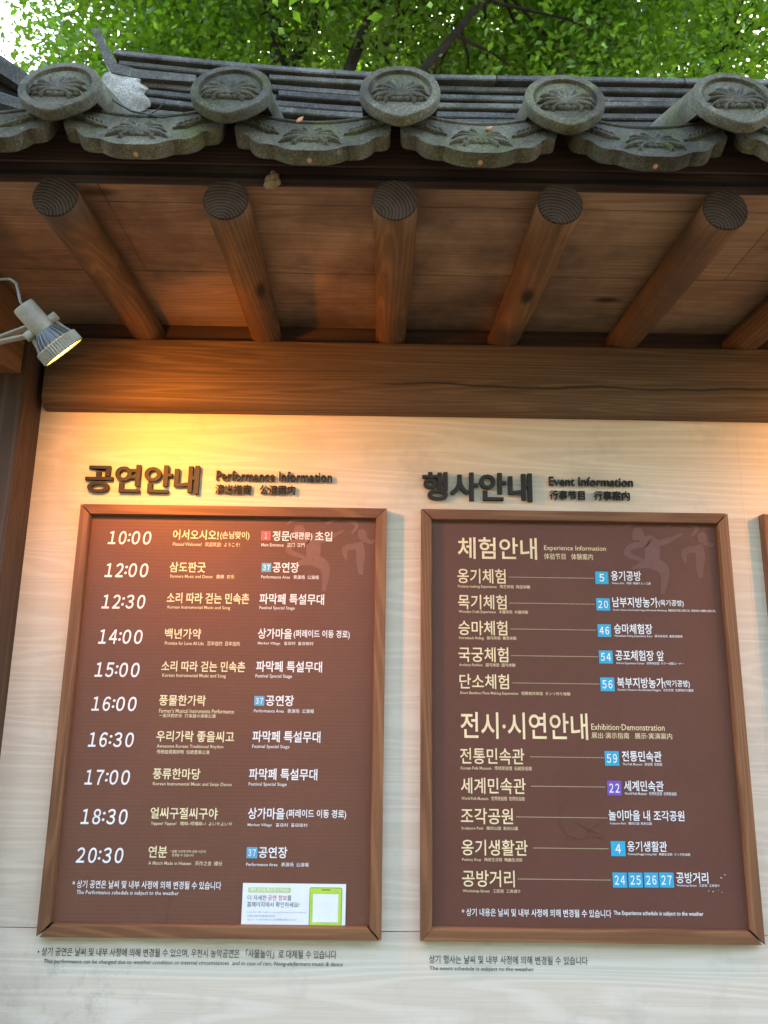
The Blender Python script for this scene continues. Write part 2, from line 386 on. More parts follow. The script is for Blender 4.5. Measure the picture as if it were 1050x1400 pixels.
# rafters
RY = -0.68
RX = [-0.694, -0.334, 0.024, 0.374, 0.729, 1.084]
rng2 = random.Random(3)
def rafter(x):
    m = MB(); n = 40; loops = []; x00 = x
    for i in range(12):
        t = i/11; y = RY + t*(0.10-RY); z = 2.487 + t*0.024 + 0.0025*math.sin(5*t)*t
        x = x00 + 0.004*math.sin(3.3*t + 0.6) - 0.0022
        r0 = 0.0485 - 0.0045*t
        loops.append([(x + r0*(1+0.018*mnoise.noise((math.cos(a)*1.5, math.sin(a)*1.5, y*3)))*math.cos(a), y, z + r0*(1+0.018*mnoise.noise((math.cos(a)*1.5+5, math.sin(a)*1.5, y*3)))*math.sin(a)) for a in [2*math.pi*k/n for k in range(n)]])
    inner = [((p[0]-x00)*0.95+x00, p[1]-0.003, (p[2]-2.487)*0.95+2.487) for p in loops[0]]
    L = m.loft(loops, cap1=True)
    Li = [m.bm.verts.new(p) for p in inner]
    for k in range(n):
        f = m.bm.faces.new((L[0][(k+1) % n], L[0][k], Li[k], Li[(k+1) % n])); f.material_index = 1; f.smooth = False
    f = m.bm.faces.new(list(reversed(Li))); f.material_index = 1
    return m.build('rafter', [M['rafter'], M['end']], roof, origin=(x00, RY, 2.487))
r0 = rafter(RX[0])
for x in [-1.054, -1.41] + RX[1:] + [1.44]:
    copy_tree(r0, (x-RX[0], rng2.uniform(-0.008, 0.006), 0), roof, (0, R(rng2.uniform(-28, 28)), 0))
# soffit planks: seams run along the wall
b = MB()
SL = 0.024/(0.10-RY)
edges = [-0.665, -0.575, -0.294, -0.02, 0.02]
edges = [-0.655, -0.59, -0.297, -0.06, 0.02]
rj = random.Random(5)
for y0, y1 in zip(edges[:-1], edges[1:]):
    xj = [WL] + ([-0.62, 0.9] if y0 < -0.5 else [0.31, 2.0] if y0 < -0.4 else [1.7] if y0 < -0.2 else []) + [WR]
    for x0, x1 in zip(xj[:-1], xj[1:]):
        dz = rj.uniform(-0.0012, 0.0012)
        zz = 2.487+0.0485+0.001
        b.box(x0+0.0006, x1-0.0006, y0+0.0016, y1-0.0016, zz+dz+0.002, zz+0.02, 0.001)
b.build('soffit', M['soffit'], roof)
b = MB(); b.box(WL, WR, -0.66, 0.03, 2.5585, 2.566); b.build('soffit_backing', M['black'], roof)
# fascia: a lower board and a dark upper board
zA, zB, zC = on_y(540, 257, -0.655)[2], on_y(540, 230, -0.655)[2], on_y(540, 150, -0.672)[2]
b = MB(); b.box(WL, WR, -0.655, -0.625, zA-0.001, zB-0.001, 0.002); b.build('eave_board', M['fascia'], roof)
b = MB(); b.box(WL, WR, -0.6575, -0.622, zB+0.0002, zB+0.10, 0.003); b.build('eave_board', M['fascia'], roof)

# eave tiles
SLOPE = R(22)
TX = [-0.673, -0.318, 0.031, 0.374, 0.723]
AX = Vector((0, math.cos(SLOPE), math.sin(SLOPE)))
def relief_petal(m, o, ux, uz, nn, pts, r, tip=0.35):
    """a petal lying on the plate: pts are (u, w) in the plate's plane"""
    P = [o + ux*u + uz*w for u, w in pts]; k = len(P); n = 8; loops = []
    for i, p in enumerate(P):
        t = (P[min(i+1, k-1)] - P[max(i-1, 0)]).normalized(); s = t.cross(nn).normalized()
        f = i/(k-1); rr = r*(0.55 + 0.65*math.sin(math.pi*min(1, 0.15+f*0.72)))*(1 if i < k-1 else tip)
        loops.append([p + s*rr*math.cos(a) + nn*(rr*2.3*math.sin(a) - 0.0008) for a in [math.pi*j/(n-1) for j in range(n)]])
    m.loft(loops, closed=False)
def fan(m, o, ux, uz, nn, sc_, petals, base=True):
    for ang, ln, curl in petals:
        pts = []; a = R(ang); u = w = 0.0
        for i in range(9):
            pts.append((u*sc_, w*sc_)); u += math.sin(a)*ln/8; w += math.cos(a)*ln/8; a += R(curl)/8
        relief_petal(m, o, ux, uz, nn, pts, 0.0034*sc_/0.05)
        a = R(ang*1.0 + (7 if ang > 0 else -7)); u = w = 0.0; pts = []
        for i in range(8):
            pts.append((u*sc_, w*sc_)); u += math.sin(a)*ln*0.68/7; w += math.cos(a)*ln*0.68/7; a += R(curl*1.5)/7
        relief_petal(m, o, ux, uz, nn, pts, 0.0030*sc_/0.05)
    if base:
        for k in range(7):
            u = (k-3)*0.21*sc_; c0 = o + ux*u + uz*(-0.10*sc_ + 0.012*abs(k-3)*sc_)
            rr = (0.155 - 0.008*abs(k-3))*sc_
            loops = []
            for i in range(5):
                ph = math.pi/2*i/4
                loops.append([c0 + (ux*math.cos(t)*1.0 + uz*math.sin(t)*0.75)*rr*math.cos(ph) + nn*(rr*0.9*math.sin(ph) - 0.001) for t in [2*math.pi*j/12 for j in range(12)]])
            m.loft(loops[:-1], cap1=True)
def round_tile(x):
    al = R(21); nn = Vector((0, -math.cos(al), math.sin(al))); uz = Vector((0, math.sin(al), math.cos(al))); ux = Vector((1, 0, 0))
    c = Vector((x, -0.765, 2.690)); m = MB(); n = 64
    def loop(k, d, wob=0.0):
        pts = []
        for i in range(n):
            a = 2*math.pi*i/n
            rr = 0.0835*k
            dn = max(0.0, -math.sin(a))
            rr *= 1 + 0.10*dn**14*(1 if k > 0.8 else 0.2)
            rr *= 1 + wob*mnoise.noise((math.cos(a)*2+x, math.sin(a)*2, d*40))
            pts.append(c + ux*rr*math.cos(a) + uz*rr*1.08*math.sin(a) + nn*d)
        return pts
    T = 0.024
    m.loft([loop(0.97, -T, .01), loop(1.0, -T+0.004, .012), loop(1.0, -0.006, .012), loop(0.985, -0.0015, .012), loop(0.965, 0, .01), loop(0.80, 0.0), loop(0.788, -0.001), loop(0.780, -0.0075), loop(0.765, -0.0085), loop(0.70, -0.006), loop(0.4, -0.0055), loop(0.02, -0.0055)], cap0=True, cap1=True)
    # barrel behind the disc
    o0 = c - nn*T*0.9 - uz*0.003
    nb = 26; Lb = []
    pl = c - nn*T*0.95
    for s, r_ in ((0.0, 0.081), (0.30, 0.081), (0.301, 0.075), (0.56, 0.075)):
        Lb.append([o0 + AX*s + ux*r_*math.cos(a) + Vector((0, -math.sin(SLOPE), math.cos(SLOPE)))*r_*math.sin(a) for a in [R(-14 + 208*k/(nb-1)) for k in range(nb)]])
    inn = [[o0 + AX*s + (Vector(p)-(o0+AX*s))*0.8 for p in lp] for s, lp in zip((0.0, 0.30, 0.301, 0.56), Lb)]
    for lp in (Lb[0], inn[0]):
        for k, p in enumerate(lp): lp[k] = p - AX*((p-pl).dot(nn)/AX.dot(nn))
    m.loft(Lb, closed=False); m.loft([list(reversed(l)) for l in inn], closed=False)
    for side in (0, -1):
        m.loft([[Lb[0][side], Lb[-1][side]], [inn[0][side], inn[-1][side]]], closed=False)
    # nail hole plug on the rim under the tip
    o = m.build('round_eave_tile', M['tile'], roof, origin=c, auto=18)
    r = MB()
    fan(r, c - nn*0.0055 - uz*0.026, ux, uz, nn, 0.066,
        [(-2, 0.95, 4), (-16, 1.0, -22), (14, 1.0, 25), (-30, 1.0, -48), (30, 1.0, 50), (-46, 0.98, -70), (47, 0.98, 72), (-62, 0.92, -80), (63, 0.92, 82), (-78, 0.8, -40), (79, 0.8, 40)])
    fr = r.build('flower_relief', M['tile'], o, auto=50)
    p = MB(); q = c + uz*(-0.0835*1.185) - nn*0.012 + uz*0.002
    p.tube([q + uz*0.004, q - uz*0.0016], [0.007, 0.006], 10); p.build('nail_plug', M['copper'], o)
    return o
def drip_tile(x):
    be = R(26); nn = Vector((0, -math.cos(be), math.sin(be))); uz = Vector((0, math.sin(be), math.cos(be))); ux = Vector((1, 0, 0))
    c = Vector((x, -0.728, on_y(653, 167, -0.728)[2])); m = MB()
    HW = 0.163
    top = [(u, 0.052*(u/HW)**2) for u in np.linspace(HW, -HW, 25)]
    key = [(-0.163, -0.020), (-0.130, -0.054), (-0.074, -0.089), (0.0, -0.109), (0.074, -0.089), (0.130, -0.054), (0.163, -0.020)]
    bot = []
    for (u0, w0), (u1, w1) in zip(key[:-1], key[1:]):
        for i in range(8):
            t = i/8; bul = math.sin(math.pi*t)*0.013
            if abs(u0) < 1e-6 or abs(u1) < 1e-6: bul = math.sin(math.pi*t)*0.009
            nx, nz = (w1-w0), -(u1-u0); L = math.hypot(nx, nz)
            bot.append((u0+(u1-u0)*t + nx/L*bul, w0+(w1-w0)*t + nz/L*bul))
    bot.append(key[-1])
    out = top + bot
    P = lambda u, w, d=0.0: c + ux*u + uz*w*1.12 + nn*d
    m.prism([P(u, w) for u, w in out], -nn*0.031, 0.0025)
    # raised lip along the top arc
    m.tube([P(u, w-0.004, 0.0005) for u, w in top], 0.0042, 8)
    # trough behind
    loops_t, loops_b = [], []
    for s in (0.02, 0.15, 0.30, 0.56):
        loops_t.append([P(u, w) + AX*s for u, w in top]); loops_b.append([P(u*1.0, w-0.019) + AX*s for u, w in top])
    m.loft(loops_t, closed=False); m.loft([list(reversed(l)) for l in loops_b], closed=False)
    for e in (0, -1): m.loft([[loops_t[0][e], loops_t[-1][e]], [loops_b[0][e], loops_b[-1][e]]], closed=False)
    o = m.build('drip_eave_tile', M['tile'], roof, origin=c, auto=18)
    r = MB()
    fan(r, P(0, -0.070), ux, uz, nn, 0.055,
        [(-12, 0.95, -20), (12, 0.95, 22), (-30, 1.05, -55), (30, 1.05, 55), (-48, 1.15, -75), (48, 1.15, 78), (-66, 1.25, -85), (66, 1.25, 85), (-82, 1.25, -50), (82, 1.25, 50)])
    for sgn in (-1, 1):
        for k in range(7):
            u0 = sgn*(0.074 + 0.0105*k); w0 = -0.052 + 0.0075*k
            for up in (1, -1):
                ln = 0.024 - 0.0018*k
                a = 20 if up > 0 else 95
                pts = [(u0 + sgn*math.sin(R(a + 14*up*i/5))*ln*i/5, w0 + math.cos(R(a + 14*up*i/5))*ln*i/5) for i in range(6)]
                relief_petal(r, c, ux, uz, nn, pts, 0.0033, 0.2)
        relief_petal(r, c, ux, uz, nn, [(sgn*(0.068+0.0125*i), -0.058+0.0085*i) for i in range(7)], 0.003, 0.3)
    r.build('flower_relief', M['tile'], o, auto=50)
    p = MB(); q = P(0, -0.1085, -0.021); p.tube([q + uz*0.004, q - uz*0.0012], [0.006, 0.005], 10); p.build('nail_plug', M['copper'], o)
    return o
t0 = round_tile(TX[0])
for x in [-1.03, -1.39] + TX[1:] + [1.075, 1.43]: copy_tree(t0, (x-TX[0], rng.uniform(-0.006, 0.006), rng.uniform(-0.005, 0.005)), roof, (R(rng.uniform(-2, 2)), R(rng.uniform(-3.5, 3.5)), R(rng.uniform(-1.5, 1.5))))
DX = [-0.502, -0.150, 0.196, 0.553]
d0 = drip_tile(DX[0])
for x in [-0.858, -1.21] + DX[1:] + [0.905, 1.255]: copy_tree(d0, (x-DX[0], rng.uniform(-0.006, 0.006), rng.uniform(-0.004, 0.004)), roof, (R(rng.uniform(-1.5, 1.5)), R(rng.uniform(-1.2, 1.2)), R(rng.uniform(-1.2, 1.2))))
# roof bed under the tiles, both slopes
b = MB()
def slope_pt(x, y):                                  # tile bed height
    return (x, y, 2.60 + math.tan(SLOPE)*(min(y, -0.15) + 0.69) - max(0, y+0.15)*math.tan(SLOPE))
ys = [-0.58, -0.4, -0.15, 0.1, 0.45]
L0 = [slope_pt(WL, y) for y in ys]; L1 = [slope_pt(WR, y) for y in ys]
b.loft([L0 + [(p[0], p[1], p[2]-0.03) for p in reversed(L0)], L1 + [(p[0], p[1], p[2]-0.03) for p in reversed(L1)]], cap0=True, cap1=True, smooth=False)
b.build('roof_bed', M['ridge'], roof)
# rear slope: plain barrel rows, out of the photo
b = MB()
for i in range(19):
    x = WL + 0.2 + i*0.35
    b.tube([Vector(slope_pt(x, -0.05)) + Vector((0, 0, 0.04)), Vector(slope_pt(x, 0.45)) + Vector((0, 0, 0.04))], 0.075, 12)
b.build('rear_tile_rows', M['ridge'], roof)

# ridge of stacked flat tiles
RYF = -0.30
def ridge_z(x):
    return 3.1705 + (0.062*max(0.0, (0.15-x)/0.907)**1.7) + 0.004*max(0.0, x-0.15)
XE = on_y(158, 70, RYF)[0]                             # where the ridge ends on the left
def bent_slab(m, x0, x1, y0, y1, dz0, dz1, jit=0.0, bev=0.003, mi=0):
    n = max(2, int((x1-x0)/0.08)); loops = []
    for i in range(n+1):
        x = x0 + (x1-x0)*i/n; z = ridge_z(x) + jit*(i/n-0.5)
        q = 0.0015*mnoise.noise((x*9, y0*5, dz0*20))
        loops.append([(x, y0+bev+q, z+dz0), (x, y0+q, z+dz0+bev), (x, y0+q, z+dz1-bev), (x, y0+bev+q, z+dz1), (x, y1, z+dz1), (x, y1, z+dz0)])
    m.loft(loops, cap0=True, cap1=True, smooth=False)
rr = random.Random(11)
pitch = 0.0295
for course in range(11):
    top = -0.040 - course*pitch
    y0 = RYF + (0.008 if course % 2 else 0.0) + 0.004*rr.random() - 0.002*course
    x = XE + (0.012 if course == 0 else 0.05 + 0.03*rr.random())
    first = True
    while x < WR:
        ln = rr.uniform(0.34, 0.52)
        if first: ln *= rr.uniform(0.5, 1.0); first = False
        x1 = min(WR, x+ln)
        m = MB(); bent_slab(m, x, x1-rr.uniform(0.004, 0.018), y0 + rr.uniform(-0.008, 0.006), RYF+0.20, top-0.0185+rr.uniform(-0.001, 0.001), top+rr.uniform(-0.002, 0.002), rr.uniform(-0.006, 0.006))
        m.build('ridge_slab', M['ridge'], roof)
        x = x1
m = MB(); bent_slab(m, XE+0.10, WR, RYF+0.016, RYF+0.17, -0.42, -0.02); m.build('ridge_shade_core', M['black'], roof)  # near-black core paints the shade between the slabs
x = XE
first = True
while x < WR:                                          # cover course on top
    x1 = min(WR, x + (0.62 if first else rr.uniform(0.45, 0.6))); first = False
    m = MB(); n = 10; loops = []
    for i in range(9):
        xx = x + (x1-0.004-x)*i/8; z = ridge_z(xx) - 0.036
        loops.append([(xx, RYF+0.095 - 0.105*math.cos(a), z + 0.004 + 0.036*math.sin(a)**0.7) for a in [math.pi*k/n for k in range(n+1)]] + [(xx, RYF+0.2, z), (xx, RYF-0.008, z)])
    m.loft(loops, cap0=True, cap1=True)
    m.build('ridge_cover_tile', M['ridge'], roof, auto=35)
    x = x1
# up-curled tile at the ridge end
pe = [on_y(px, py, RYF-0.012) for px, py in ((124, 38), (134, 38), (160, 88), (185, 94), (268, 102), (266, 112), (185, 106), (152, 99), (143, 84))]
m = MB(); m.prism([tuple(p) for p in pe], (0, 0.19, 0), 0.002); m.build('ridge_end_tile', M['ridge'], roof)
# white mortar face under it
pm = [(140, 104), (150, 97), (163, 99), (180, 103), (196, 106), (192, 113), (203, 120), (197, 128), (206, 139), (203, 147), (190, 153), (175, 156), (150, 150), (138, 128)]
m = MB(); cen = on_y(172, 125, RYF-0.006)
ring0 = [Vector(on_y(p[0] + 1.5*mnoise.noise((p[0]*.3, p[1]*.3, 0)), p[1] + 1.5*mnoise.noise((p[0]*.3, p[1]*.3, 5)), RYF-0.004)) for p in smooth(pm, 5)]
loops = [ring0]
for k in (0.96, 0.88, 0.7, 0.45, 0.2):
    loops.append([Vector(cen) + (Vector(p)-Vector(cen))*k + Vector((0, -0.008*(1-k**3) - 0.008*mnoise.noise(Vector(p)*22*k), 0)) for p in ring0])
m.loft(loops, cap1=True); m.build('mortar_patch', M['mortar'], roof)
# hip at the far left, running off toward the viewer
for (a, b_, Ya, Yb, th, nm) in (((-60, 60), (34, 122), -0.55, -0.42, 0.050, 'hip_cover_tile'), ((-60, 122), (30, 150), -0.58, -0.47, 0.030, 'hip_slab')):
    A_, B_ = Vector(on_y(*a, Ya)), Vector(on_y(*b_, Yb)); m = MB()
    up = Vector((0, 0, th)); dv = Vector((0.02, 0.13, 0))
    m.loft([[A_, A_+up*0.8-dv*0.05, A_+up, A_+dv+up, A_+dv], [B_, B_+up*0.8-dv*0.05, B_+up, B_+dv+up, B_+dv]], cap0=True, cap1=True, smooth=False)
    m.build(nm, M['ridge'], roof)
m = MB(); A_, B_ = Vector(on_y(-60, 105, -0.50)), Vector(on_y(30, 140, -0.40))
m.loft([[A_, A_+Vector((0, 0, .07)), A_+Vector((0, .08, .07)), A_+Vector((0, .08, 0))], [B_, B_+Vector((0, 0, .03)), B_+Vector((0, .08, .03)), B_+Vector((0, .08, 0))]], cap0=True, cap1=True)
m.build('hip_shade_core', M['black'], roof)  # near-black block painting the shade in the gap under the hip tile

# ------------------------------------------------------------------ writing
ZOOM = {'A': (60, 600, 2.1875), 'B': (40, 930, 2.1), 'C': (560, 620, 2.142857), 'D': (560, 960, 2.142857), 'S': (320, 1190, 6.17647)}
JOBS = []
def zp(z, x, y): a, b_, s = ZOOM[z]; return a + x/s, b_ + y/s
def place(z, xl, xr, yc, H, Y):
    s = ZOOM[z][2]
    p0 = on_y(*zp(z, xl, yc), Y); p1 = on_y(*zp(z, xr, yc + 0.0135*(xr-xl)), Y)
    a = on_y(*zp(z, xl, yc-H/2), Y); b_ = on_y(*zp(z, xl, yc+H/2), Y)
    return p0[0], p1[0], p0[2], abs(a[2]-b_[2])
def write(name, pieces, material, parent, Y, off=0.010, shear=0.0, thick=0.0, res=2, dbl=0.0, spc=1.0):
    """pieces: (zoom, text, left, right, centre line at the left, height)"""
    J = []
    for z, s, xl, xr, yc, H in pieces:
        c = bpy.data.curves.new('writing', 'FONT'); c.body = s; c.offset = off; c.shear = shear; c.resolution_u = res; c.space_character = spc
        c.fill_mode = 'BOTH' if thick else 'FRONT'
        if thick: c.extrude = 0.1
        o = bpy.data.objects.new('writing', c); col.objects.link(o)
        J.append((o, place(z, xl, xr, yc, H, Y)))
    JOBS.append((name, J, material, parent, Y, thick, dbl))
def finish_writing():
    bpy.context.view_layer.update(); dg = bpy.context.evaluated_depsgraph_get()
    for name, J, material, parent, Y, thick, dbl in JOBS:
        V, Fc = [], []
        for o, (x0, x1, zc, H) in J:
            me = bpy.data.meshes.new_from_object(o.evaluated_get(dg))
            n = len(me.vertices); co = np.empty(n*3); me.vertices.foreach_get('co', co); co = co.reshape(-1, 3)
            mn, mx = co.min(0), co.max(0)
            sx = (x1-x0)/max(1e-6, mx[0]-mn[0]); sz = H/max(1e-6, mx[1]-mn[1])
            for q in ((0.0,) if not dbl else (-1.0, 1.0)):
                base = len(V)
                W_ = np.empty_like(co)
                W_[:, 0] = x0 + (co[:, 0]-mn[0])*sx + q*dbl; W_[:, 2] = zc + (co[:, 1]-(mn[1]+mx[1])/2)*sz
                W_[:, 1] = Y - (thick*(co[:, 2]-mn[2])/0.2 if thick else 0) - (0.0003*q if dbl else 0)
                V += W_.tolist(); Fc += [[base+i for i in p.vertices] for p in me.polygons]
            bpy.data.meshes.remove(me)
        pw = WORLD[parent.name] if parent else Vector((0, 0, 0))
        me = bpy.data.meshes.new(name); me.from_pydata([tuple(Vector(v)-pw) for v in V], [], Fc); me.materials.append(material); me.update()
        ob = bpy.data.objects.new(name, me); col.objects.link(ob)
        if parent: ob.parent = parent
        WORLD[ob.name] = pw
        for o, _ in J:
            cu = o.data; bpy.data.objects.remove(o); bpy.data.curves.remove(cu)

# ------------------------------------------------------------------ the framed boards
T_F, Y_P = -0.03, -0.011
def board(name_label, x0, x1, z0, z1, pm_, gaps):
    e = empty('notice_board', ((x0+x1)/2, 0, z0), name_label, 'notice board', 'framed brown notice boards on the wall')
    W_ = 0.0305
    def rail(a, b_, ia, ib, mt, along):
        m = MB(); pr = []
        # outer -> inner profile: (fraction across, depth)
        prof = [(0, -0.0005), (0, T_F+0.004), (0.05, T_F), (0.90, T_F+0.0006), (0.95, T_F+0.003), (1.0, T_F+0.008), (1.0, -0.0005)]
        l0 = [Vector((a[0] + (ia[0]-a[0])*t, y, a[1] + (ia[1]-a[1])*t)) for t, y in prof]
        l1 = [Vector((b_[0] + (ib[0]-b_[0])*t, y, b_[1] + (ib[1]-b_[1])*t)) for t, y in prof]
        m.loft([l0, l1], cap0=True, cap1=True, smooth=False)
        m.build('frame_rail', mt, e)
    g = gaps
    # mitre gaps: each corner opened a little
    def corner(ci): return g[ci]
    tl, tr, br, bl = [g[i] for i in range(4)]
    rail((x0+tl, z1), (x1-tr, z1), (x0+W_+tl, z1-W_), (x1-W_-tr, z1-W_), M['frame_h'], 0)
    rail((x0+bl, z0), (x1-br, z0), (x0+W_+bl, z0+W_), (x1-W_-br, z0+W_), M['frame_h'], 0)
    rail((x0, z0+0.0004), (x0, z1-0.0004), (x0+W_, z0+W_+0.0004), (x0+W_, z1-W_-0.0004), M['frame_v'], 2)
    rail((x1, z0+0.0004), (x1, z1-0.0004), (x1-W_, z0+W_+0.0004), (x1-W_, z1-W_-0.0004), M['frame_v'], 2)
    m = MB(); m.box(x0+W_*0.5, x1-W_*0.5, Y_P+0.0005, -0.0015, z0+W_*0.5, z1-W_*0.5, mi=1)
    m.poly([(x0+W_-0.001, Y_P, z0+W_-0.001), (x1-W_+0.001, Y_P, z0+W_-0.001), (x1-W_+0.001, Y_P, z1-W_+0.001), (x0+W_-0.001, Y_P, z1-W_+0.001)], 0)
    m.build('panel', [pm_, M['black']], e)
    return e
B1 = board('ribbed brown performance timetable board, hours 10:00 to 20:30, white sticker in one corner', -0.8385, 0.0219, 0.8624, 1.9708, M['panel_ribbed'], (0.004, 0.0012, 0.006, 0.008))
B2 = board('smooth plum brown board listing experiences and exhibitions with blue number squares', 0.1193, 0.9847, 0.8624, 1.9708, M['panel_plain'], (0.003, 0.0045, 0.007, 0.0012))
x3 = on_y(1043.5, 701, T_F)[0]
B3 = board('board cut off by the edge of the photo, only its dark frame side showing', x3, x3+0.8655, 0.8624, 1.9708, M['panel_plain'], (0.001, 0.001, 0.001, 0.001))
Y_T = Y_P - 0.0012                                     # print sits just proud of the panel
def sq(z, x0, x1, y0, y1, mt, num, par, ink=None, tall=0.62):
    p = [on_y(*zp(z, x, y), Y_T) for x, y in ((x0, y0), (x1, y0), (x1, y1), (x0, y1))]
    xa, xb = (p[0][0]+p[3][0])/2, (p[1][0]+p[2][0])/2; za, zb_ = p[0][2], p[3][2]
    m = MB(); m.poly([(xa, Y_T, zb_), (xb, Y_T, zb_), (xb, Y_T, za), (xa, Y_T, za)])
    o = m.build('number_square', M[mt], par)
    w_ = (x1-x0); k = 0.38 if len(num) == 1 else 0.72
    if num == '1': k = 0.22
    write('number', [(z, num.translate(WIDE), (x0+x1)/2-w_*k/2, (x0+x1)/2+w_*k/2, (y0+y1)/2, (y1-y0)*tall)], M['white_ink'], o, Y_T-0.0008, 0.012, spc=0.57)
def dots(z, x0, x1, y, par):
    a, b_ = on_y(*zp(z, x0, y), Y_T), on_y(*zp(z, x1, y + 0.0135*(x1-x0)), Y_T); n = int((x1-x0)/5.2)
    m = MB()
    for i in range(n+1):
        x = a[0] + (b_[0]-a[0])*i/n; s = 0.0009
        m.poly([(x-s, Y_T, a[2]-s), (x+s, Y_T, a[2]-s), (x+s, Y_T, a[2]+s), (x-s, Y_T, a[2]+s)])
    m.build('dotted_line', M['cream_ink'], par)
Wt, Ct, C2 = M['white_ink'], M['cream_ink'], M['cream_ink2']
WIDE = str.maketrans('0123456789:', '０１２３４５６７８９：')
def tim(z, s, xl, xr, c, h):
    a, b_ = s.translate(WIDE).split('：'); w_ = xr-xl
    ia = 0.02 if s[0] == '1' else 0.0
    write('time_text', [(z, a, xl + w_*ia, xl + w_*0.435, c, h), (z, ':', xl + w_*0.462, xl + w_*0.535, c, h*0.60), (z, b_, xl + w_*0.558, xr, c+0.6, h)], Wt, B1, Y_T, 0.015, 0.11, res=3, spc=0.57)
def prog(*pc): write('programme_title', pc, Ct, B1, Y_T, 0.014)
def ven(*pc): write('venue_text', pc, Wt, B1, Y_T, 0.014)
def sub(z, s, xl, xr, c, h, mt=None, par=None): write('translation_text', [(z, s, xl, xr, c, h)], mt or Ct, par or B1, Y_T, 0.002, res=2)
tim('A', '10:00', 190, 321, 295, 40); tim('A', '12:00', 180, 312, 392, 42); tim('A', '12:30', 171, 303, 486, 42); tim('A', '14:00', 161, 295, 591, 43); tim('A', '15:00', 150, 286, 690, 44)
tim('B', '16:00', 177, 308, 67, 42); tim('B', '16:30', 167, 300, 170, 43); tim('B', '17:00', 157, 289, 278, 43); tim('B', '18:30', 146, 282, 391, 45); tim('B', '20:30', 135, 270, 502, 45)
prog(('A', '어서오시오!', 386, 523, 286, 30), ('A', '(손님맞이)', 527, 615, 289, 26)); sub('A', 'Pleased Welcome!   欢迎欢迎!  ようこそ!', 386, 586, 314, 13)
prog(('A', '삼도판굿', 376, 484, 383, 31)); sub('A', 'Farmers Music and Dance   農樂  农乐', 378, 570, 410, 12)
prog(('A', '소리 따라 걷는 민속촌', 368, 614, 475, 32)); sub('A', 'Korean Instrumental Music and Song', 370, 557, 504, 12)
prog(('A', '백년가약', 362, 470, 582, 31)); sub('A', 'Promise for Love All Life   百年佳约  百年佳約', 362, 586, 610, 13)
prog(('A', '소리 따라 걷는 민속촌', 352, 602, 679, 32)); sub('A', 'Korean Instrumental Music and Song', 354, 544, 708, 13)
prog(('B', '풍물한가락', 373, 507, 57, 31)); sub('B', "Farmer's Musical Instruments Performance", 373, 588, 87, 12); sub('B', '一股风物农乐  打楽器の演奏公演', 373, 535, 101, 11)
prog(('B', '우리가락 좋을씨고', 365, 588, 160, 32)); sub('B', 'Awesome Korean Traditional Rhythm', 366, 557, 190, 12); sub('B', '传统曲调真好哟  伝統音楽公演', 366, 517, 205, 12)
prog(('B', '풍류한마당', 355, 491, 268, 32)); sub('B', 'Korean Instrumental Music and Sanjo Dance', 355, 581, 298, 12)
prog(('B', '얼씨구절씨구야', 348, 541, 381, 33)); sub('B', 'Yippee! Yippee!   嘻呦~哎嘻呦~!  よいやよいや', 349, 582, 411, 13)
prog(('B', '연분', 342, 396, 492, 34)); sub('B', '* 일몰 시간에 따라 공연 시간이', 404, 506, 491, 8); sub('B', '변경될 수 있습니다', 410, 472, 502, 8); sub('B', 'A Match Made in Heaven   天作之合  緣分', 342, 554, 524, 13)
sq('A', 650, 678, 276, 303, 'pink_tile', '1', B1)
ven(('A', '정문', 684, 735, 290, 30), ('A', '(대관문)', 736, 803, 291, 25), ('A', '초입', 811, 862, 291, 29)); sub('A', 'Main Entrance   正门  正門', 650, 780, 316, 12, Wt)
ven(('A', '공연장', 684, 763, 384, 31)); sub('A', 'Performance Area   表演场  公演場', 650, 822, 412, 12, Wt)
ven(('A', '파막페 특설무대', 645, 838, 478, 32)); sub('A', 'Festival Special Stage', 645, 750, 506, 12, Wt)
ven(('A', '상가마을', 640, 742, 582, 31), ('A', '(퍼레이드 이동 경로)', 747, 915, 584, 27)); sub('A', 'Market Village   商店村  商店街村', 640, 806, 611, 12, Wt)
ven(('A', '파막페 특설무대', 635, 832, 680, 33)); sub('A', 'Festival Special Stage', 633, 742, 710, 13, Wt)
ven(('B', '공연장', 679, 760, 58, 31)); sub('B', 'Performance Area   表演场  公演場', 645, 817, 87, 12, Wt)
ven(('B', '파막페 특설무대', 641, 836, 161, 33)); sub('B', 'Festival Special Stage', 640, 747, 191, 12, Wt)
ven(('B', '파막페 특설무대', 631, 827, 269, 33)); sub('B', 'Festival Special Stage', 630, 739, 299, 12, Wt)
ven(('B', '상가마을', 628, 733, 382, 33), ('B', '(퍼레이드 이동 경로)', 738, 910, 384, 28)); sub('B', 'Market Village   商店村  商店街村', 627, 799, 415, 12, Wt)
ven(('B', '공연장', 658, 741, 494, 33)); sub('B', 'Performance Area   表演场  公演場', 623, 802, 528, 12, Wt)
sq('A', 651, 680, 371, 398, 'blue_tile_pale', '37', B1); sq('B', 646, 675, 45, 73, 'blue_tile_pale', '37', B1); sq('B', 624, 655, 479, 511, 'blue_tile_pale', '37', B1)
write('footnote_text', [('B', '* 상기 공연은 날씨 및 내부 사정에 의해 변경될 수 있습니다', 124, 551, 585, 23)], Wt, B1, Y_T, 0.008)
write('footnote_text', [('B', 'The Performance schedule is subject to the weather', 136, 429, 610, 15)], Wt, B1, Y_T, 0.006, 0.12, res=1)

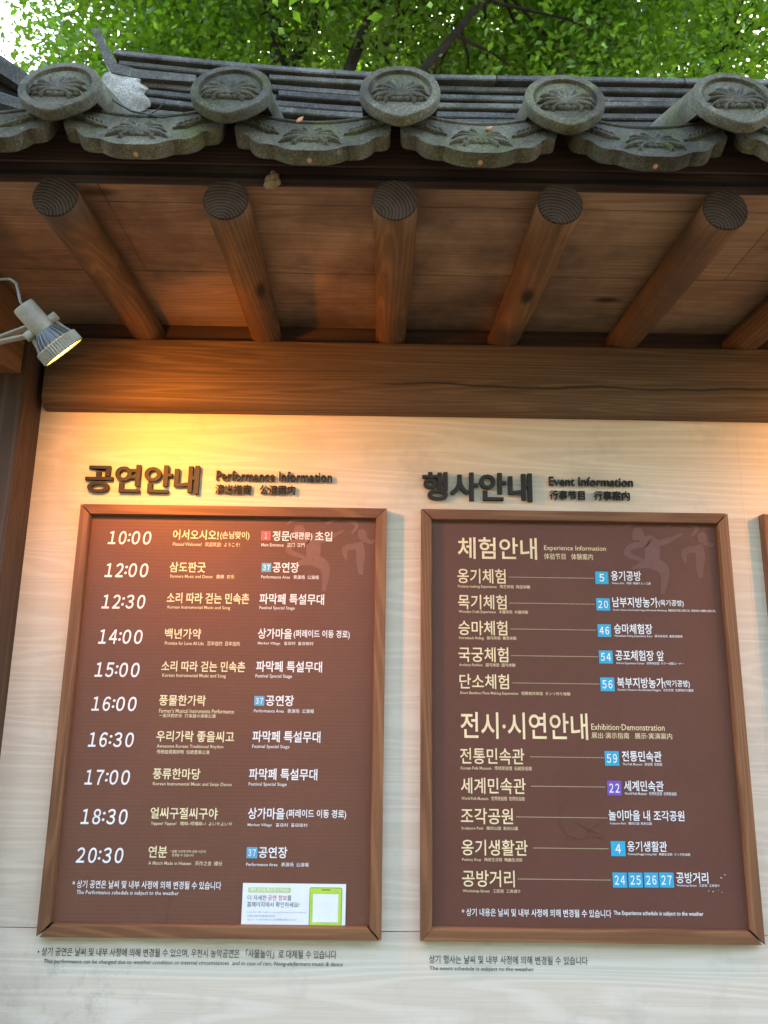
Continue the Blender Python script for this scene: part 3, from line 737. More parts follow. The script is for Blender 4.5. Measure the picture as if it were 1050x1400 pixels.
# board two
def head2(s, z, xl, xr, c, h): write('section_title', [(z, s, xl, xr, c, h)], C2, B2, Y_T, 0.012, res=3)
def prog2(z, s, xl, xr, c, h): write('activity_title', [(z, s, xl, xr, c, h)], C2, B2, Y_T, 0.010, res=3)
def ven2(*pc): write('venue_text', pc, Wt, B2, Y_T, 0.012)
def sub2(z, s, xl, xr, c, h, mt=C2): sub(z, s, xl, xr, c, h, mt, B2)
head2('체험안내', 'C', 141, 373, 276, 64); sub2('C', 'Experience Information', 394, 575, 278, 18); sub2('C', '体验节目   体験案内', 394, 537, 301, 18)
rows = [('C', '옹기체험', 140, 281, 358, 43, 'Pottery-making Experience   陶艺体验  陶芸体験', 353, 389, 292, 538, 362, (544, 582, 346, 382), '5', 'blue_tile', [('옹기공방', 590, 678, 358, 29)], 'Pottery Kiln   陶窑  陶器キルン工房', 593, 706, 380, 8),
 ('C', '목기체험', 142, 284, 434, 43, 'Wooden Craft Experience   木器体验  木器体験', 347, 463, 294, 541, 438, (547, 587, 424, 460), '20', 'blue_tile', [('남부지방농가', 594, 727, 435, 30), ('(목기공방)', 729, 803, 439, 21)], "Farmer's House in the Southern Region(Woodcraft Workshop)  南部地方农家(木器工坊)  南部地方の農家(木器工房)", 896, 596, 458, 8),
 ('C', '승마체험', 143, 286, 510, 43, 'Horseback Riding   骑马体验  乗馬体験', 313, 540, 297, 545, 514, (551, 590, 500, 537), '46', 'blue_tile', [('승마체험장', 599, 711, 513, 30)], 'Horseback Riding Experience Zone   骑马体验场  乗馬体験場', 799, 601, 534, 9),
 ('C', '국궁체험', 143, 289, 588, 44, 'Archery Pavilion   国弓体验  国弓体験', 310, 619, 299, 550, 592, (555, 595, 577, 615), '54', 'blue_tile', [('공포체험장 앞', 603, 745, 591, 31)], 'Horror Experience Center   恐怖体验馆  ホラー体験コーナー', 803, 606, 614, 9),
 ('C', '단소체험', 146, 291, 667, 44, 'Short Bamboo Flute Making Experience   短箫制作体验  タンソ作り体験', 471, 701, 302, 554, 672, (559, 600, 656, 696), '56', 'blue_tile', [('북부지방농가', 608, 745, 671, 31), ('(악기공방)', 746, 821, 675, 23)], "Farmer's House in the Northern Region   北方农家  北部地方の農家", 832, 610, 692, 9),
 ('D', '전통민속관', 148, 336, 157, 47, 'Korean Folk Museum   传统民俗馆  伝統民俗館', 358, 192, 355, 568, 160, (572, 614, 143, 186), '59', 'blue_tile', [('전통민속관', 622, 738, 158, 31)], 'The Folk Museum   民俗馆  民俗館', 740, 624, 181, 9),
 ('D', '세계민속관', 150, 340, 244, 47, 'World Folk Museum   世界民俗馆  世界民俗館', 337, 281, 358, 571, 246, (579, 621, 230, 273), '22', 'purple_tile', [('세계민속관', 628, 744, 245, 31)], 'World Folk Museum   世界民俗馆  世界民俗館', 782, 630, 267, 10),
 ('D', '조각공원', 150, 303, 333, 47, 'Sculpture Park   雕刻公园  彫刻公園', 317, 369, 314, 578, 336, None, '', '', [('놀이마을 내 조각공원', 583, 805, 331, 31)], 'Sculpture Park   雕刻公园  彫刻公園', 709, 587, 355, 9),
 ('D', '옹기생활관', 152, 346, 425, 47, 'Pottery Shop   陶瓷生活馆  陶器生活館', 330, 461, 364, 581, 427, (590, 632, 407, 451), '4', 'blue_tile', [('옹기생활관', 638, 754, 422, 31)], 'Pottery(Onggi) Living Hall   陶瓷生活馆  オンギ生活館', 822, 640, 445, 9),
 ('D', '공방거리', 154, 308, 516, 49, 'Workshop Street   工匠街  工房通り', 324, 553, 319, 587, 518, None, '', '', [('공방거리', 781, 875, 514, 33)], 'Workshop Street   工匠街  工房通り', 908, 782, 537, 9)]
for (z, s, xl, xr, c, h, st, sr, scn, d0_, d1_, dy, tl_, num, tm, vs, vst, va, vb, vc, vh) in rows:
    prog2(z, s, xl, xr, c, h); sub2(z, st, xl+2, sr, scn, 12); dots(z, d0_, d1_, dy, B2)
    if tl_: sq(z, *tl_, tm, num, B2)
    ven2(*[(z, *v) for v in vs]); sub2(z, vst, min(va, vb), max(va, vb), vc, vh, Wt)
for x0_, x1_, num in ((595, 637, '24'), (641, 683, '25'), (687, 729, '26'), (732, 774, '27')): sq('D', x0_, x1_, 499, 543, 'blue_tile', num, B2)
head2('전시·시연안내', 'D', 149, 522, 67, 78); sub2('D', 'Exhibition·Demonstration', 532, 747, 72, 18); sub2('D', '展出·演示指南   展示·実演案内', 533, 769, 97, 18)
write('footnote_text', [('D', '* 상기 내용은 날씨 및 내부 사정에 의해 변경될 수 있습니다', 153, 591, 615, 23), ('D', 'The Experience schedule is subject to the weather', 598, 861, 619, 16)], Wt, B2, Y_T, 0.008)

# plain dancing figure silhouettes printed in the corner of each panel
def smooth_open(pts, n):
    p = [np.array(q, float) for q in pts]; p = [2*p[0]-p[1]] + p + [2*p[-1]-p[-2]]; out = []
    for i in range(1, len(p)-2):
        for j in range(n):
            t = j/n; out.append(tuple(0.5*((2*p[i]) + (-p[i-1]+p[i+1])*t + (2*p[i-1]-5*p[i]+4*p[i+1]-p[i+2])*t*t + (-p[i-1]+3*p[i]-3*p[i+1]+p[i+2])*t**3)))
    out.append(tuple(p[-2])); return out
def motif(par, pxf, mt):
    Yq = Y_P - 0.0006
    figs = [([(185, 100), (250, 62), (360, 52), (455, 66)], [4, 16, 18, 8]), ([(285, 105), (288, 150), (290, 200)], [30, 46, 40]),
            ([(300, 210), (385, 215), (400, 300), (392, 375)], [24, 50, 58, 52]), ([(400, 240), (520, 205), (640, 148)], [26, 22, 7]),
            ([(330, 235), (240, 250), (205, 310), (330, 365)], [22, 24, 24, 12]), ([(400, 380), (480, 425), (497, 500), (480, 632)], [48, 44, 30, 14]),
            ([(390, 385), (320, 400), (235, 430)], [40, 26, 5]),
            ([(505, 95), (590, 52), (690, 66), (745, 110), (705, 170)], [8, 16, 18, 16, 8]), ([(775, 140), (790, 180), (800, 220)], [22, 36, 28]),
            ([(760, 240), (775, 330), (772, 420), (778, 500)], [32, 36, 28, 16]), ([(750, 270), (665, 285), (650, 320), (662, 385)], [26, 24, 22, 5]), ([(800, 215), (860, 240), (890, 225)], [22, 14, 5])]
    m = MB(); zlim = 1.9708-0.0305-0.001
    for i, (ct, wd) in enumerate(figs):
        C_ = smooth_open(ct, 7); k = len(C_); Lp, Rp = [], []
        ws = smooth_open([(q, 0) for q in wd], 7)
        for j, (x, y) in enumerate(C_):
            a, b_ = C_[max(0, j-1)], C_[min(k-1, j+1)]; dx, dy = b_[0]-a[0], b_[1]-a[1]; L = math.hypot(dx, dy) or 1; q = ws[j][0]
            Lp.append((x-dy/L*q, y+dx/L*q)); Rp.append((x+dy/L*q, y-dx/L*q))
        yy = Yq + 0.00003*i
        for j in range(k-1):
            P = [on_y(*pxf(*t), yy) for t in (Lp[j], Lp[j+1], Rp[j+1], Rp[j])]
            m.poly([(p[0], yy, min(p[2], zlim)) for p in P])
    m.build('dancer_motif', mt, par)
motif(B1, lambda x, y: (360 + x/5.833, 700 + y/5.833), M['motif'])
motif(B2, lambda x, y: (822 + x/5.833*1.02, 704 + y/5.833), M['motif2'])
# wear: a scribbled scratch, chips, hairline cracks
def scratch(par, pts, r, mt):
    m = MB(); P = [Vector(on_y(px, py, Y_P-0.0016)) for px, py in pts]
    m.tube(P, r, 4, flat=0.4); m.build('scratch', mt, par)
scratch(B2, [(775, 1090), (766, 1105), (764, 1125), (775, 1142), (792, 1148), (810, 1143), (826, 1147)], 0.0005, M['dark_ink'])
scratch(B2, [(784, 1122), (800, 1132), (820, 1140)], 0.0006, M['dark_ink']); scratch(B2, [(828, 1120), (812, 1130), (800, 1143)], 0.0005, M['dark_ink'])
scratch(B2, [(872, 1043), (876, 1060), (882, 1075)], 0.0004, M['dark_ink'])
scratch(B1, [(236, 1172), (234, 1205), (231, 1235), (226, 1268)], 0.0005, M['dark_ink']); scratch(B1, [(382, 1170), (380, 1190), (379, 1206)], 0.0005, M['dark_ink'])
scratch(B1, [(250, 965), (268, 985), (281, 1003)], 0.0003, M['dark_ink'])
for px, py, s in ((986, 1200, 0.0022), (991, 1196, 0.0012), (969, 1218, 0.0012), (975, 1219, 0.0014), (982, 1217, 0.001), (987, 1220, 0.001), (1014, 1100, 0.0012), (1012, 1095, 0.0015)):
    p = on_y(px, py, Y_T); chips = MB(); chips.poly([(p[0]+s*math.cos(a)*rng.uniform(.6, 1.6), Y_T, p[2]+s*math.sin(a)*rng.uniform(.5, 1.2)) for a in [k*1.047 for k in range(6)]])
    chips.build('paint_chip', M['white_ink'], B2)

# white sticker on the first board (its square code is left out)
def quadp(z, x0, x1, y0, y1, Y):
    a, b_, c_ = on_y(*zp(z, x0, y0), Y), on_y(*zp(z, x1, y0 + 0.0135*(x1-x0)), Y), on_y(*zp(z, x0, y1), Y)
    return a[0], b_[0], c_[2], a[2]
def rrect(x0, x1, z0, z1, r, Y, n=5):
    pts = []
    for cx, cz, a0 in ((x1-r, z1-r, 0), (x0+r, z1-r, 90), (x0+r, z0+r, 180), (x1-r, z0+r, 270)):
        for k in range(n): a = R(a0 + 90*k/(n-1)); pts.append((cx + r*math.cos(a), Y, cz + r*math.sin(a)))
    return pts
Y_S = Y_T - 0.0012
sx0, sx1, sz0, sz1 = quadp('S', 76, 946, 106, 464, Y_S)
st = empty('sticker', ((sx0+sx1)/2, Y_S, sz0), 'white sticker with a green phone drawing, stuck on the timetable board', 'sticker')
m = MB(); m.box(sx0, sx1, Y_S, Y_S+0.0007, sz0, sz1); m.build('paper', M['paper'], st)
px0, px1, pz0, pz1 = quadp('S', 640, 914, 143, 466, Y_S)
m = MB(); pts = [p for p in rrect(px0, px1, pz0-0.01, pz1, 0.006, Y_S-0.0004) if p[2] > pz0] ; pts = rrect(px0, px1, pz0, pz1, 0.005, Y_S-0.0004); m.poly(pts); ph = m.build('phone_outline', M['dark_ink'], st)
m = MB(); m.poly(rrect(px0+0.0012, px1-0.0012, pz0, pz1-0.0012, 0.0045, Y_S-0.0008)); m.build('phone_body', M['green'], ph)
q = quadp('S', 668, 882, 198, 437, Y_S); m = MB(); m.poly(rrect(q[0], q[1], q[2], q[3], 0.001, Y_S-0.0012)); m.build('phone_screen', M['paper'], ph)
q = quadp('S', 740, 815, 160, 167, Y_S); m = MB(); m.poly(rrect(q[0], q[1], q[2], q[3], 0.0004, Y_S-0.0012)); m.build('phone_speaker', M['dark_ink'], ph)
q = quadp('S', 118, 482, 141, 186, Y_S); m = MB(); m.poly(rrect(q[0], q[1], q[2], q[3], 0.003, Y_S-0.0004)); pill = m.build('green_banner', M['palegreen'], st)
write('banner_text', [('S', '예정 공연을 즉시 확인하세요!', 138, 462, 162, 28)], M['white_ink'], pill, Y_S-0.0009, 0.004, res=1)
write('sticker_text', [('S', '더 자세한', 115, 275, 230, 44), ('S', '를', 450, 484, 233, 42), ('S', '홈페이지에서 확인하세요!', 110, 550, 286, 46)], M['dark_ink'], st, Y_S-0.0005, 0.0)
write('red_sticker_text', [('S', '공연 정보', 286, 446, 231, 44)], M['red_ink'], st, Y_S-0.0005, 0.004)
for s, xr_, c in (('Scan the QR code to see performance information', 610, 352), ('扫描二维码查看演出信息', 345, 383), ('QRコードを読み取ると公演情報が見られます', 530, 414)):
    write('small_sticker_text', [('S', s, 110, xr_, c, 19)], M['grey_ink'], st, Y_S-0.0005, 0.0, res=1)

# raised headings and notes on the wall
def heading(label, zc_pt, pieces, offs):
    p = on_y(*zc_pt, -0.001)
    h = empty('raised_heading', (p[0], -0.001, p[2]), label, 'lettering', 'raised dark headings on the wall')
    for (nm, pc, off, th, dbl) in pieces: write(nm, pc, M['letter'], h, -0.003, off, thick=th, dbl=dbl, res=4)
    return h
heading('raised Korean heading glowing brown in the lamplight above the timetable board', (200, 660), [
    ('heading_text', [('A', '공연안내', 128, 465, 120, 84)], 0.018, 0.011, 0.0012), ('english_heading', [('A', 'Performance Information', 517, 862, 111, 30)], 0.004, 0.008, 0.0), ('chinese_heading', [('A', '演出指南   公演案内', 514, 752, 151, 29)], 0.004, 0.008, 0.0)], 0)
heading('raised near-black Korean heading over the plum board, out of the lamplight', (650, 665), [
    ('heading_text', [('C', '행사안내', 38, 356, 97, 82)], 0.018, 0.011, 0.0012), ('english_heading', [('C', 'Event Information', 407, 652, 82, 26)], 0.004, 0.008, 0.0), ('chinese_heading', [('C', '行事节目   行事案内', 409, 643, 122, 27)], 0.004, 0.008, 0.0)], 0)
def note(label, pt, pcs):
    p = on_y(*pt, -0.0012)
    h = empty('wall_note', (p[0], -0.0012, p[2]), label, 'lettering', 'dark printed notes under the boards')
    for nm, pc, sh, off in pcs: write(nm, pc, M['dark_ink'], h, -0.0015, off, sh)
note('two long lines of dark print on the wall below the timetable board', (260, 1312), [
    ('korean_note', [('B', '• 상기 공연은 날씨 및 내부 사정에 의해 변경될 수 있으며, 우천시 농악공연은 「사물놀이」로 대체될 수 있습니다', 24, 882, 779, 26)], 0.0, 0.004),
    ('english_note', [('B', 'This performance can be changed due to weather condition or internal circumstances  and in case of rain, Nong-ak(farmers music & dance', 42, 900, 808, 16)], 0.15, 0.0)])
note('two short lines of dark print on the wall below the plum board', (695, 1318), [
    ('korean_note', [('D', '상기 행사는 날씨 및 내부 사정에 의해 변경될 수 있습니다', 57, 522, 753, 25)], 0.0, 0.004),
    ('english_note', [('D', 'The event schedule is subject to the weather', 58, 364, 781, 16)], 0.0, 0.0)])
finish_writing()
# staples in the panel corners
for B_, px, py in ((B1, 123, 705), (B1, 509.5, 709.5), (B1, 501, 1273.5)):
    p = on_y(px, py, Y_T-0.0005); m = MB(); m.tube([p + np.array((-0.006, 0, 0.0005)), p + np.array((0.004, 0, -0.0005))], 0.0009, 6); m.build('staple', M['screw'], B_)

# ------------------------------------------------------------------ spotlight
def spotlight(center, a, label, hung=False):
    a = Vector(a).normalized(); c = Vector(center)
    v = (c - Vector(EYE)).normalized(); p = a.cross(v).normalized(); q = p.cross(a).normalized()
    lamp = empty('spotlight', c - Vector((0.12, 0, -0.02)), label, 'spotlight', 'cream spotlights over the boards')
    def ring(s, r, n=48, rib=0.0): return [c + a*s + (p*math.cos(t) + q*math.sin(t))*(r + (rib if (k % 2) else 0)) for k, t in [(k, 2*math.pi*k/n) for k in range(n)]]
    m = MB(); n = 96
    m.loft([ring(-0.031, 0.040, n), ring(-0.031, 0.0525, n, 0), ring(-0.029, 0.0535, n, 0.0028), ring(-0.003, 0.0545, n, 0.0028), ring(0, 0.0545, n), ring(0, 0.0515, n), ring(-0.004, 0.0505, n)], smooth=False)
    m.build('front_ring', M['cream_metal'], lamp)
    m = MB(); m.loft([ring(-0.003-0.0001, 0.0512, 48), ring(-0.0015, 0.03, 48), ring(-0.001, 0.004, 48)], cap1=True); m.build('lens', M['glow'], lamp)
    m = MB()
    m.loft([ring(-0.032, 0.046, 48), ring(-0.045, 0.040, 48), ring(-0.062, 0.028, 48), ring(-0.075, 0.024, 48)])
    for k in range(24):
        t = 2*math.pi*k/24; d = p*math.cos(t) + q*math.sin(t); e_ = (p*-math.sin(t) + q*math.cos(t))*0.0012
        A0, A1, A2 = c + a*-0.032, c + a*-0.048, c + a*-0.066
        m.prism([A0 + d*0.040 - e_, A0 + d*0.051 - e_, A1 + d*0.044 - e_, A2 + d*0.028 - e_, A1 + d*0.030 - e_], e_*2)
    m.build('heat_fins', M['steel'], lamp)
    m = MB(); m.loft([ring(-0.066, 0.020), ring(-0.066, 0.026), ring(-0.074, 0.0275), ring(-0.136, 0.0275), ring(-0.140, 0.0255), ring(-0.140, 0.002)], cap0=True, cap1=True); m.build('lamp_holder', M['cream_metal'], lamp, auto=35)
    # yoke: two arms reaching from the pivots to the base on the bracket
    base = c + Vector((-0.205, 0.02, 0.030))
    piv = c - a*0.078
    yk = MB()
    for sg in (-1, 1):
        P0 = piv + p*0.036*sg; P1 = P0 + (base-P0)*0.55 + p*0.004*sg; P2 = base + p*0.012*sg
        yk.tube([P0, P0+(P1-P0)*0.5, P1, P2], [0.009, 0.0095, 0.0095, 0.009], 10, flat=0.55)
    yk.tube([base - p*0.02, base + p*0.02], 0.011, 12)
    yoke = yk.build('yoke', M['cream_metal'], lamp)
    for sg in (-1, 1):
        P0 = piv + p*0.036*sg
        m = MB(); m.tube([P0 - p*0.010*sg, P0 + p*0.009*sg, P0 + p*0.011*sg], [0.0115, 0.0115, 0.009], 20); m.build('pivot_knob', M['cream_metal'], yoke, auto=40)
        m = MB(); m.tube([P0 - p*0.006*sg, P0 + (c-P0)*0.0 - q*0.004 + a*0.02, c - a*0.030 + p*0.046*sg - q*0.022], 0.0028, 8); m.tube([P0 + a*0.004 + q*0.006, c - a*0.030 + p*0.046*sg + q*0.012], 0.0028, 8); m.build('wire_stay', M['cream_metal'], lamp)
    m = MB(); m.tube([base - Vector((0.05, 0, 0)), base - Vector((0.012, 0, 0)), base], [0.022, 0.02, 0.012], 16); m.build('mount', M['cream_metal'], lamp, auto=40)
    e0 = c - a*0.139; up = Vector((-0.02, 0, 0.07)) 
    m = MB(); m.tube([e0, e0 + Vector((-0.008, 0, 0.012)), e0 + Vector((-0.016, 0, 0.038)), e0 + Vector((-0.026, 0.005, 0.062)), e0 + Vector((-0.045, 0.01, 0.076)), e0 + Vector((-0.08, 0.02, 0.080))], 0.0034, 8); m.build('cable', M['cable'], lamp)
    m = MB(); j = base + Vector((-0.045, 0.03, 0.105)); m.box(j.x-0.05, j.x+0.035, j.y-0.03, j.y+0.03, j.z-0.022, j.z+0.022, 0.004, 2); m.build('junction_box', M['black'], lamp)
    m = MB(); m.tube([base + Vector((-0.03, -0.01, -0.024)), base + Vector((-0.03, -0.018, -0.030))], [0.014, 0.012], 14); m.build('end_cap', M['copper'], lamp, auto=40)
    if hung:
        m = MB(); m.tube([base + Vector((-0.03, 0, 0.01)), (base.x-0.03, base.y, base.z + (2.536-base.z)/0.93 + 0.02)], 0.010, 12); m.build('drop_rod', M['cream_metal'], lamp)
    L = bpy.data.lights.new('lamp_light', 'SPOT'); L.energy = LAMP_W; L.color = (1.0, 0.285, 0.0); L.spot_size = R(156); L.spot_blend = 1.0; L.shadow_soft_size = 0.03
    lo = bpy.data.objects.new('lamp_light', L); col.objects.link(lo); lo.parent = lamp
    lo.location = c + a*0.006 - WORLD[lamp.name]; lo.rotation_euler = (-Vector((a.x*0.85, a.y*1.4, a.z*0.60))).to_track_quat('Z', 'Y').to_euler()
    lamp.scale = (0.93,)*3
    return lamp
LAMP_W = 4.1
LC = on_y(87.7, 482, -0.47)
LC = LC + np.array((0.0084, 0, -0.0014))
spotlight(LC, (0.60, 0.50, -0.66), 'cream spotlight with a ribbed ring shining yellow, beside the dark post')
spotlight(LC + np.array((2.30, 0.0, 0.0)), (0.10, 0.62, -0.66), 'cream spotlight past the end of the plum board, lighting the cut off board', True)

# ------------------------------------------------------------------ small loose things
m = MB(); p = on_y(372, 244, -0.668); c0 = Vector(p)
for dx, dz, r_ in ((0, -0.012, 0.013), (-0.006, 0.0, 0.010), (0.004, 0.006, 0.011), (0.010, -0.006, 0.009), (-0.008, -0.013, 0.010), (0.001, 0.016, 0.006)):
    loops = []
    for i in range(7):
        ph = math.pi*(i+0.3)/6.6 - math.pi/2
        loops.append([c0 + Vector((dx, 0.004, dz)) + Vector((math.cos(ph)*math.cos(t), math.cos(ph)*math.sin(t)*0.8, math.sin(ph)))*r_*(1 + 0.35*mnoise.noise((dx*200+math.cos(t)*2, math.sin(t)*2, ph*2))) for t in [2*math.pi*k/12 for k in range(12)]])
    m.loft(loops, cap0=True, cap1=True)
nest = m.build('mud_nest', M['mud'], origin=c0); setp(nest, 'small lump of dried mud stuck under the eave board between two rafters', 'mud nest')
def dry_leaf(px, py, s, rot, label):
    Yl = -0.745; c0 = Vector(on_y(px, py, Yl)); m = MB()
    L = []
    for k, w_ in ((-1, 0.05), (-0.5, 0.32), (0, 0.42), (0.5, 0.3), (1, 0.03)):
        L.append([c0 + Vector((math.cos(rot)*k*s - math.sin(rot)*w_*s*j, -0.006 + 0.004*abs(j) + 0.003*k, math.sin(rot)*k*s + math.cos(rot)*w_*s*j + 0.003*abs(j))) for j in (-1, 0, 1)])
    m.loft(L, closed=False)
    setp(m.build('dry_leaf', M['leaf_dry'], origin=c0), label, 'leaf', 'dry leaves lying on the eave tiles')
dry_leaf(410, 166, 0.012, 1.0, 'curled orange leaf on the drip tile left of the middle round tile')
dry_leaf(669, 178, 0.011, 0.7, 'small brown leaf on the drip tile right of the middle round tile')
m = MB(); tp = [Vector(on_y(px, py, Y)) for px, py, Y in ((143, 127, -0.66), (160, 141, -0.69), (180, 152, -0.715), (205, 157, -0.735), (222, 161, -0.745), (236, 158, -0.745))]
m.tube(tp, [0.0016, 0.002, 0.002, 0.0018, 0.0016, 0.001], 6)
m.tube([tp[3], tp[3]+Vector((0.02, -0.005, 0.012)), tp[3]+Vector((0.03, -0.005, 0.03))], 0.0012, 5)
setp(m.build('dry_twig', M['twig']), 'thin dark twig trailing over the tiles near the mortar patch', 'twig')

# ------------------------------------------------------------------ trees behind the wall
nr = np.random.default_rng(4)
def leaves_mesh(name, clumps, per, size, mt, parent):
    """clumps: (x, y, z, radius). Each leaf is a folded pointed blade of four faces"""
    Vs, Fs = [], []
    C_, R_ = np.array([c[:3] for c in clumps]), np.array([c[3] for c in clumps])
    per = per*1.9
    idx = np.concatenate([np.full(int(per*(r/0.8)**2), i) for i, r in enumerate(R_)])
    n = len(idx)
    d = nr.normal(size=(n, 3)); d /= np.linalg.norm(d, axis=1)[:, None]
    rad = nr.random(n)**0.45
    # twigs: leaves gather in small sprays
    P = C_[idx] + d*(R_[idx]*rad)[:, None]*np.array([1.15, 1.15, 0.7])
    spray = nr.normal(size=(n, 3))*0.05
    P = np.round(P/0.5)*0.5 + nr.normal(size=(n, 3))*np.array([0.16, 0.16, 0.06]) + spray*0.6
    t = nr.normal(size=(n, 3)); t[:, 2] = t[:, 2]*0.5 - 0.25; t /= np.linalg.norm(t, axis=1)[:, None]
    up = nr.normal(size=(n, 3))*0.55 + np.array([0, 0, 1.0])
    s = np.cross(t, up); s /= np.linalg.norm(s, axis=1)[:, None]; nn = np.cross(s, t)
    L = size*nr.uniform(0.7, 1.4, n)[:, None]; Wd = L*0.27
    v = np.stack([P, P + t*L*0.45 + s*Wd + nn*L*0.06, P + t*L, P + t*L*0.45 - s*Wd + nn*L*0.06, P + t*L*0.5], 1).reshape(-1, 3)
    b_ = np.arange(n)[:, None]*5
    f = np.concatenate([b_ + np.array([[0, 1, 4]]), b_ + np.array([[1, 2, 4]]), b_ + np.array([[4, 2, 3]]), b_ + np.array([[0, 4, 3]])], 1).reshape(-1, 3)
    me = bpy.data.meshes.new(name); pw = np.array(WORLD[parent.name]); v = v - pw
    me.vertices.add(len(v)); me.vertices.foreach_set('co', v.ravel()); me.loops.add(len(f)*3); me.loops.foreach_set('vertex_index', f.ravel().astype(np.int32))
    me.polygons.add(len(f)); me.polygons.foreach_set('loop_start', np.arange(len(f), dtype=np.int32)*3); me.polygons.foreach_set('loop_total', np.full(len(f), 3, dtype=np.int32))
    me.update(calc_edges=True); me.materials.append(mt)
    o = bpy.data.objects.new(name, me); col.objects.link(o); o.parent = parent; WORLD[o.name] = WORLD[parent.name]
    return o
def tree(label, stems, clumps, per, size, mt):
    """stems: list of (points, base radius, tip radius)"""
    base = Vector(stems[0][0][0]); e = empty('tree', (base.x, base.y, 0), label, 'tree', 'trees behind the wall')
    m = MB()
    for pts, ra, rb in stems:
        P = [Vector(p) for p in smooth_open(pts, 6)]; k = len(P)
        P = [p + Vector((0.05*mnoise.noise(p*0.9), 0.05*mnoise.noise(p*0.9+Vector((9, 0, 0))), 0)) for p in P]
        m.tube(P, [ra + (rb-ra)*i/(k-1) for i in range(k)], 12)
    # twigs from the stems to the clumps
    allp = [Vector(p) for pts, _, _ in stems for p in smooth_open(pts, 6)]
    for c in clumps:
        q = Vector(c[:3]); a = min((p for p in allp if p.z < q.z + 0.1), key=lambda p: (p-q).length, default=allp[-1])
        if (a-q).length < 3.2:
            mid = (a+q)/2 + Vector((0.1*rng.uniform(-1, 1), 0.1*rng.uniform(-1, 1), 0.12)); m.tube([a, mid, q], [0.022, 0.014, 0.004], 5, caps=False)
    m.build('trunk', M['bark'], e)
    leaves_mesh('crown', clumps, per, size, mt, e)
    return e
def cl(cx, cy, z0, z1, rx, ry, n, r0=0.6, r1=1.1, seed=0):
    q = random.Random(seed); return [(cx + q.uniform(-rx, rx), cy + q.uniform(-ry, ry), q.uniform(z0, z1), q.uniform(r0, r1)) for _ in range(n)]
def over(cx, rx, n, seed):                             # unseen boughs added above the roof to shade its tiles
    q = random.Random(seed); out = []
    for _ in range(n):
        y = q.uniform(-0.2, 3.8); out.append((cx + q.uniform(-rx, rx), y, 1.5 + (y+2.1)*1.10 + 1.3 + q.uniform(0, 1.8), q.uniform(0.7, 1.0)))
    return out
def up_to(px0, py0, px1, py1, Y, lean=0.0):
    """a stem that passes the two points and stands on the ground"""
    a, b_ = on_y(px0, py0, Y), on_y(px1, py1, Y); d = (b_-a)/(b_[2]-a[2])
    low = a - d*2.0
    return [(low[0]-d[0]*0.8 + lean, Y, 0.0), (low[0]-d[0]*0.6 + lean*0.6, Y, low[2]*0.5), tuple(low), tuple(a), tuple(b_), tuple(b_ + d*1.6)]
tree('tree with forked grey trunk behind the roof between second and middle round tiles', [(up_to(381, 92, 371, 0, 5.0), 0.16, 0.05), (up_to(398, 92, 432, 15, 5.05), 0.13, 0.04)],
     cl(-1.1, 5.2, 6.2, 11.2, 1.8, 1.4, 34, seed=1) + over(-1.2, 1.5, 12, 21), 470, 0.078, M['leaf'])
tree('tree with a thin dark limb slanting up beside the middle round tile', [(up_to(476, 98, 522, 0, 4.6), 0.11, 0.035)],
     cl(0.6, 5.4, 6.6, 11, 1.5, 1.1, 22, seed=2) + over(0.4, 1.0, 8, 22), 330, 0.078, M['leaf'])
tree('tree with a dark limb slanting up right of the middle round tile', [(up_to(604, 66, 662, 0, 4.2), 0.065, 0.025)],
     cl(1.6, 5.0, 6.2, 10.5, 1.3, 1.0, 26, seed=3), 300, 0.078, M['leaf_dark'])
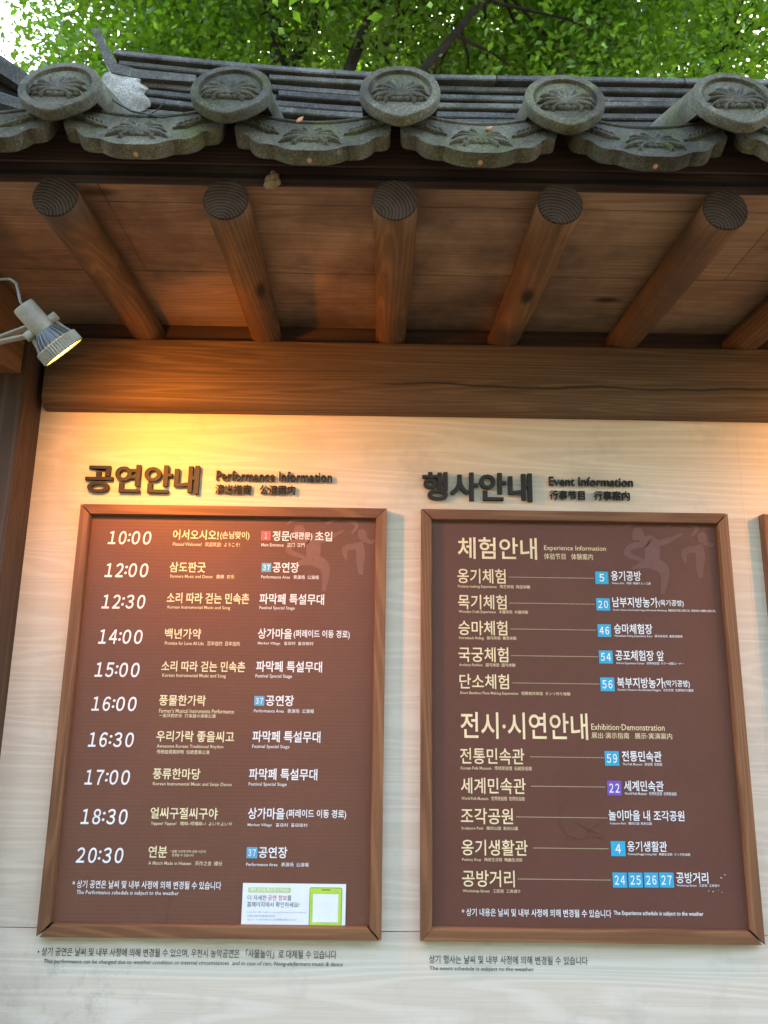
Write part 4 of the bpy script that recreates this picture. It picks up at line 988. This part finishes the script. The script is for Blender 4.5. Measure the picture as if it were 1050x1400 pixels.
tree('leafy tree hanging densely over the right half of the roof', [(up_to(726, 75, 742, 20, 6.4), 0.14, 0.05)],
     cl(2.9, 6.3, 7.0, 12, 1.8, 1.3, 34, seed=4) + over(2.0, 1.6, 14, 24), 300, 0.078, M['leaf_dark'])
tree('dense green tree above the last round tile at the right', [(up_to(985, 75, 1000, 10, 6.0), 0.15, 0.05)],
     cl(4.7, 5.8, 6.4, 11.5, 2.1, 1.4, 62, seed=5) + over(3.8, 1.2, 9, 25), 300, 0.078, M['leaf_dark'])
tree('airy tree above the upturned ridge end at the left', [(up_to(215, 60, 190, 0, 6.2), 0.13, 0.04)],
     cl(-2.75, 6.0, 7.2, 12, 1.1, 1.2, 26, seed=6), 800, 0.078, M['leaf'])
tree('sparse narrow-leaved tree against the white sky at the far left', [(up_to(-60, 90, -50, 0, 5.0), 0.10, 0.03)],
     cl(-4.3, 5.0, 5.2, 7.9, 0.5, 0.6, 9, 0.35, 0.6, seed=7), 150, 0.078, M['leaf'])
tree('bright yellow-green tree far behind, painted sunlit, showing through gaps above the roof at the right', [([(2.5, 12, 0), (2.6, 12, 8), (2.4, 12, 15)], 0.2, 0.06)],
     cl(4.0, 12, 11, 18, 4.2, 1.5, 46, 0.9, 1.5, seed=8), 240, 0.10, M['leaf_sunlit'])
tree('bright yellow-green tree far behind, painted sunlit, showing through gaps left of the middle round tile', [([(-2.0, 12.5, 0), (-2.1, 12.5, 8), (-2.0, 12.5, 15)], 0.2, 0.06)],
     cl(-2.2, 12.5, 11, 18, 3.0, 1.3, 34, 0.9, 1.5, seed=18), 240, 0.10, M['leaf_sunlit'])

# unseen woods added behind the viewer to block low sky and darken the wall
wd = empty('added_treeline', (0, -14, 0), 'unseen line of woods added behind the viewer to block the low sky', 'woods')
wd['kind'] = 'stuff'
q = random.Random(9)
tl_ = leaves_mesh('foliage', [(q.uniform(-24, 24), -14 + q.uniform(-1.5, 1.5), q.uniform(0.3, 7.6), q.uniform(1.3, 2.2)) for _ in range(150)], 45, 0.5, M['leaf_dark'], wd)
tl_['kind'] = 'stuff'
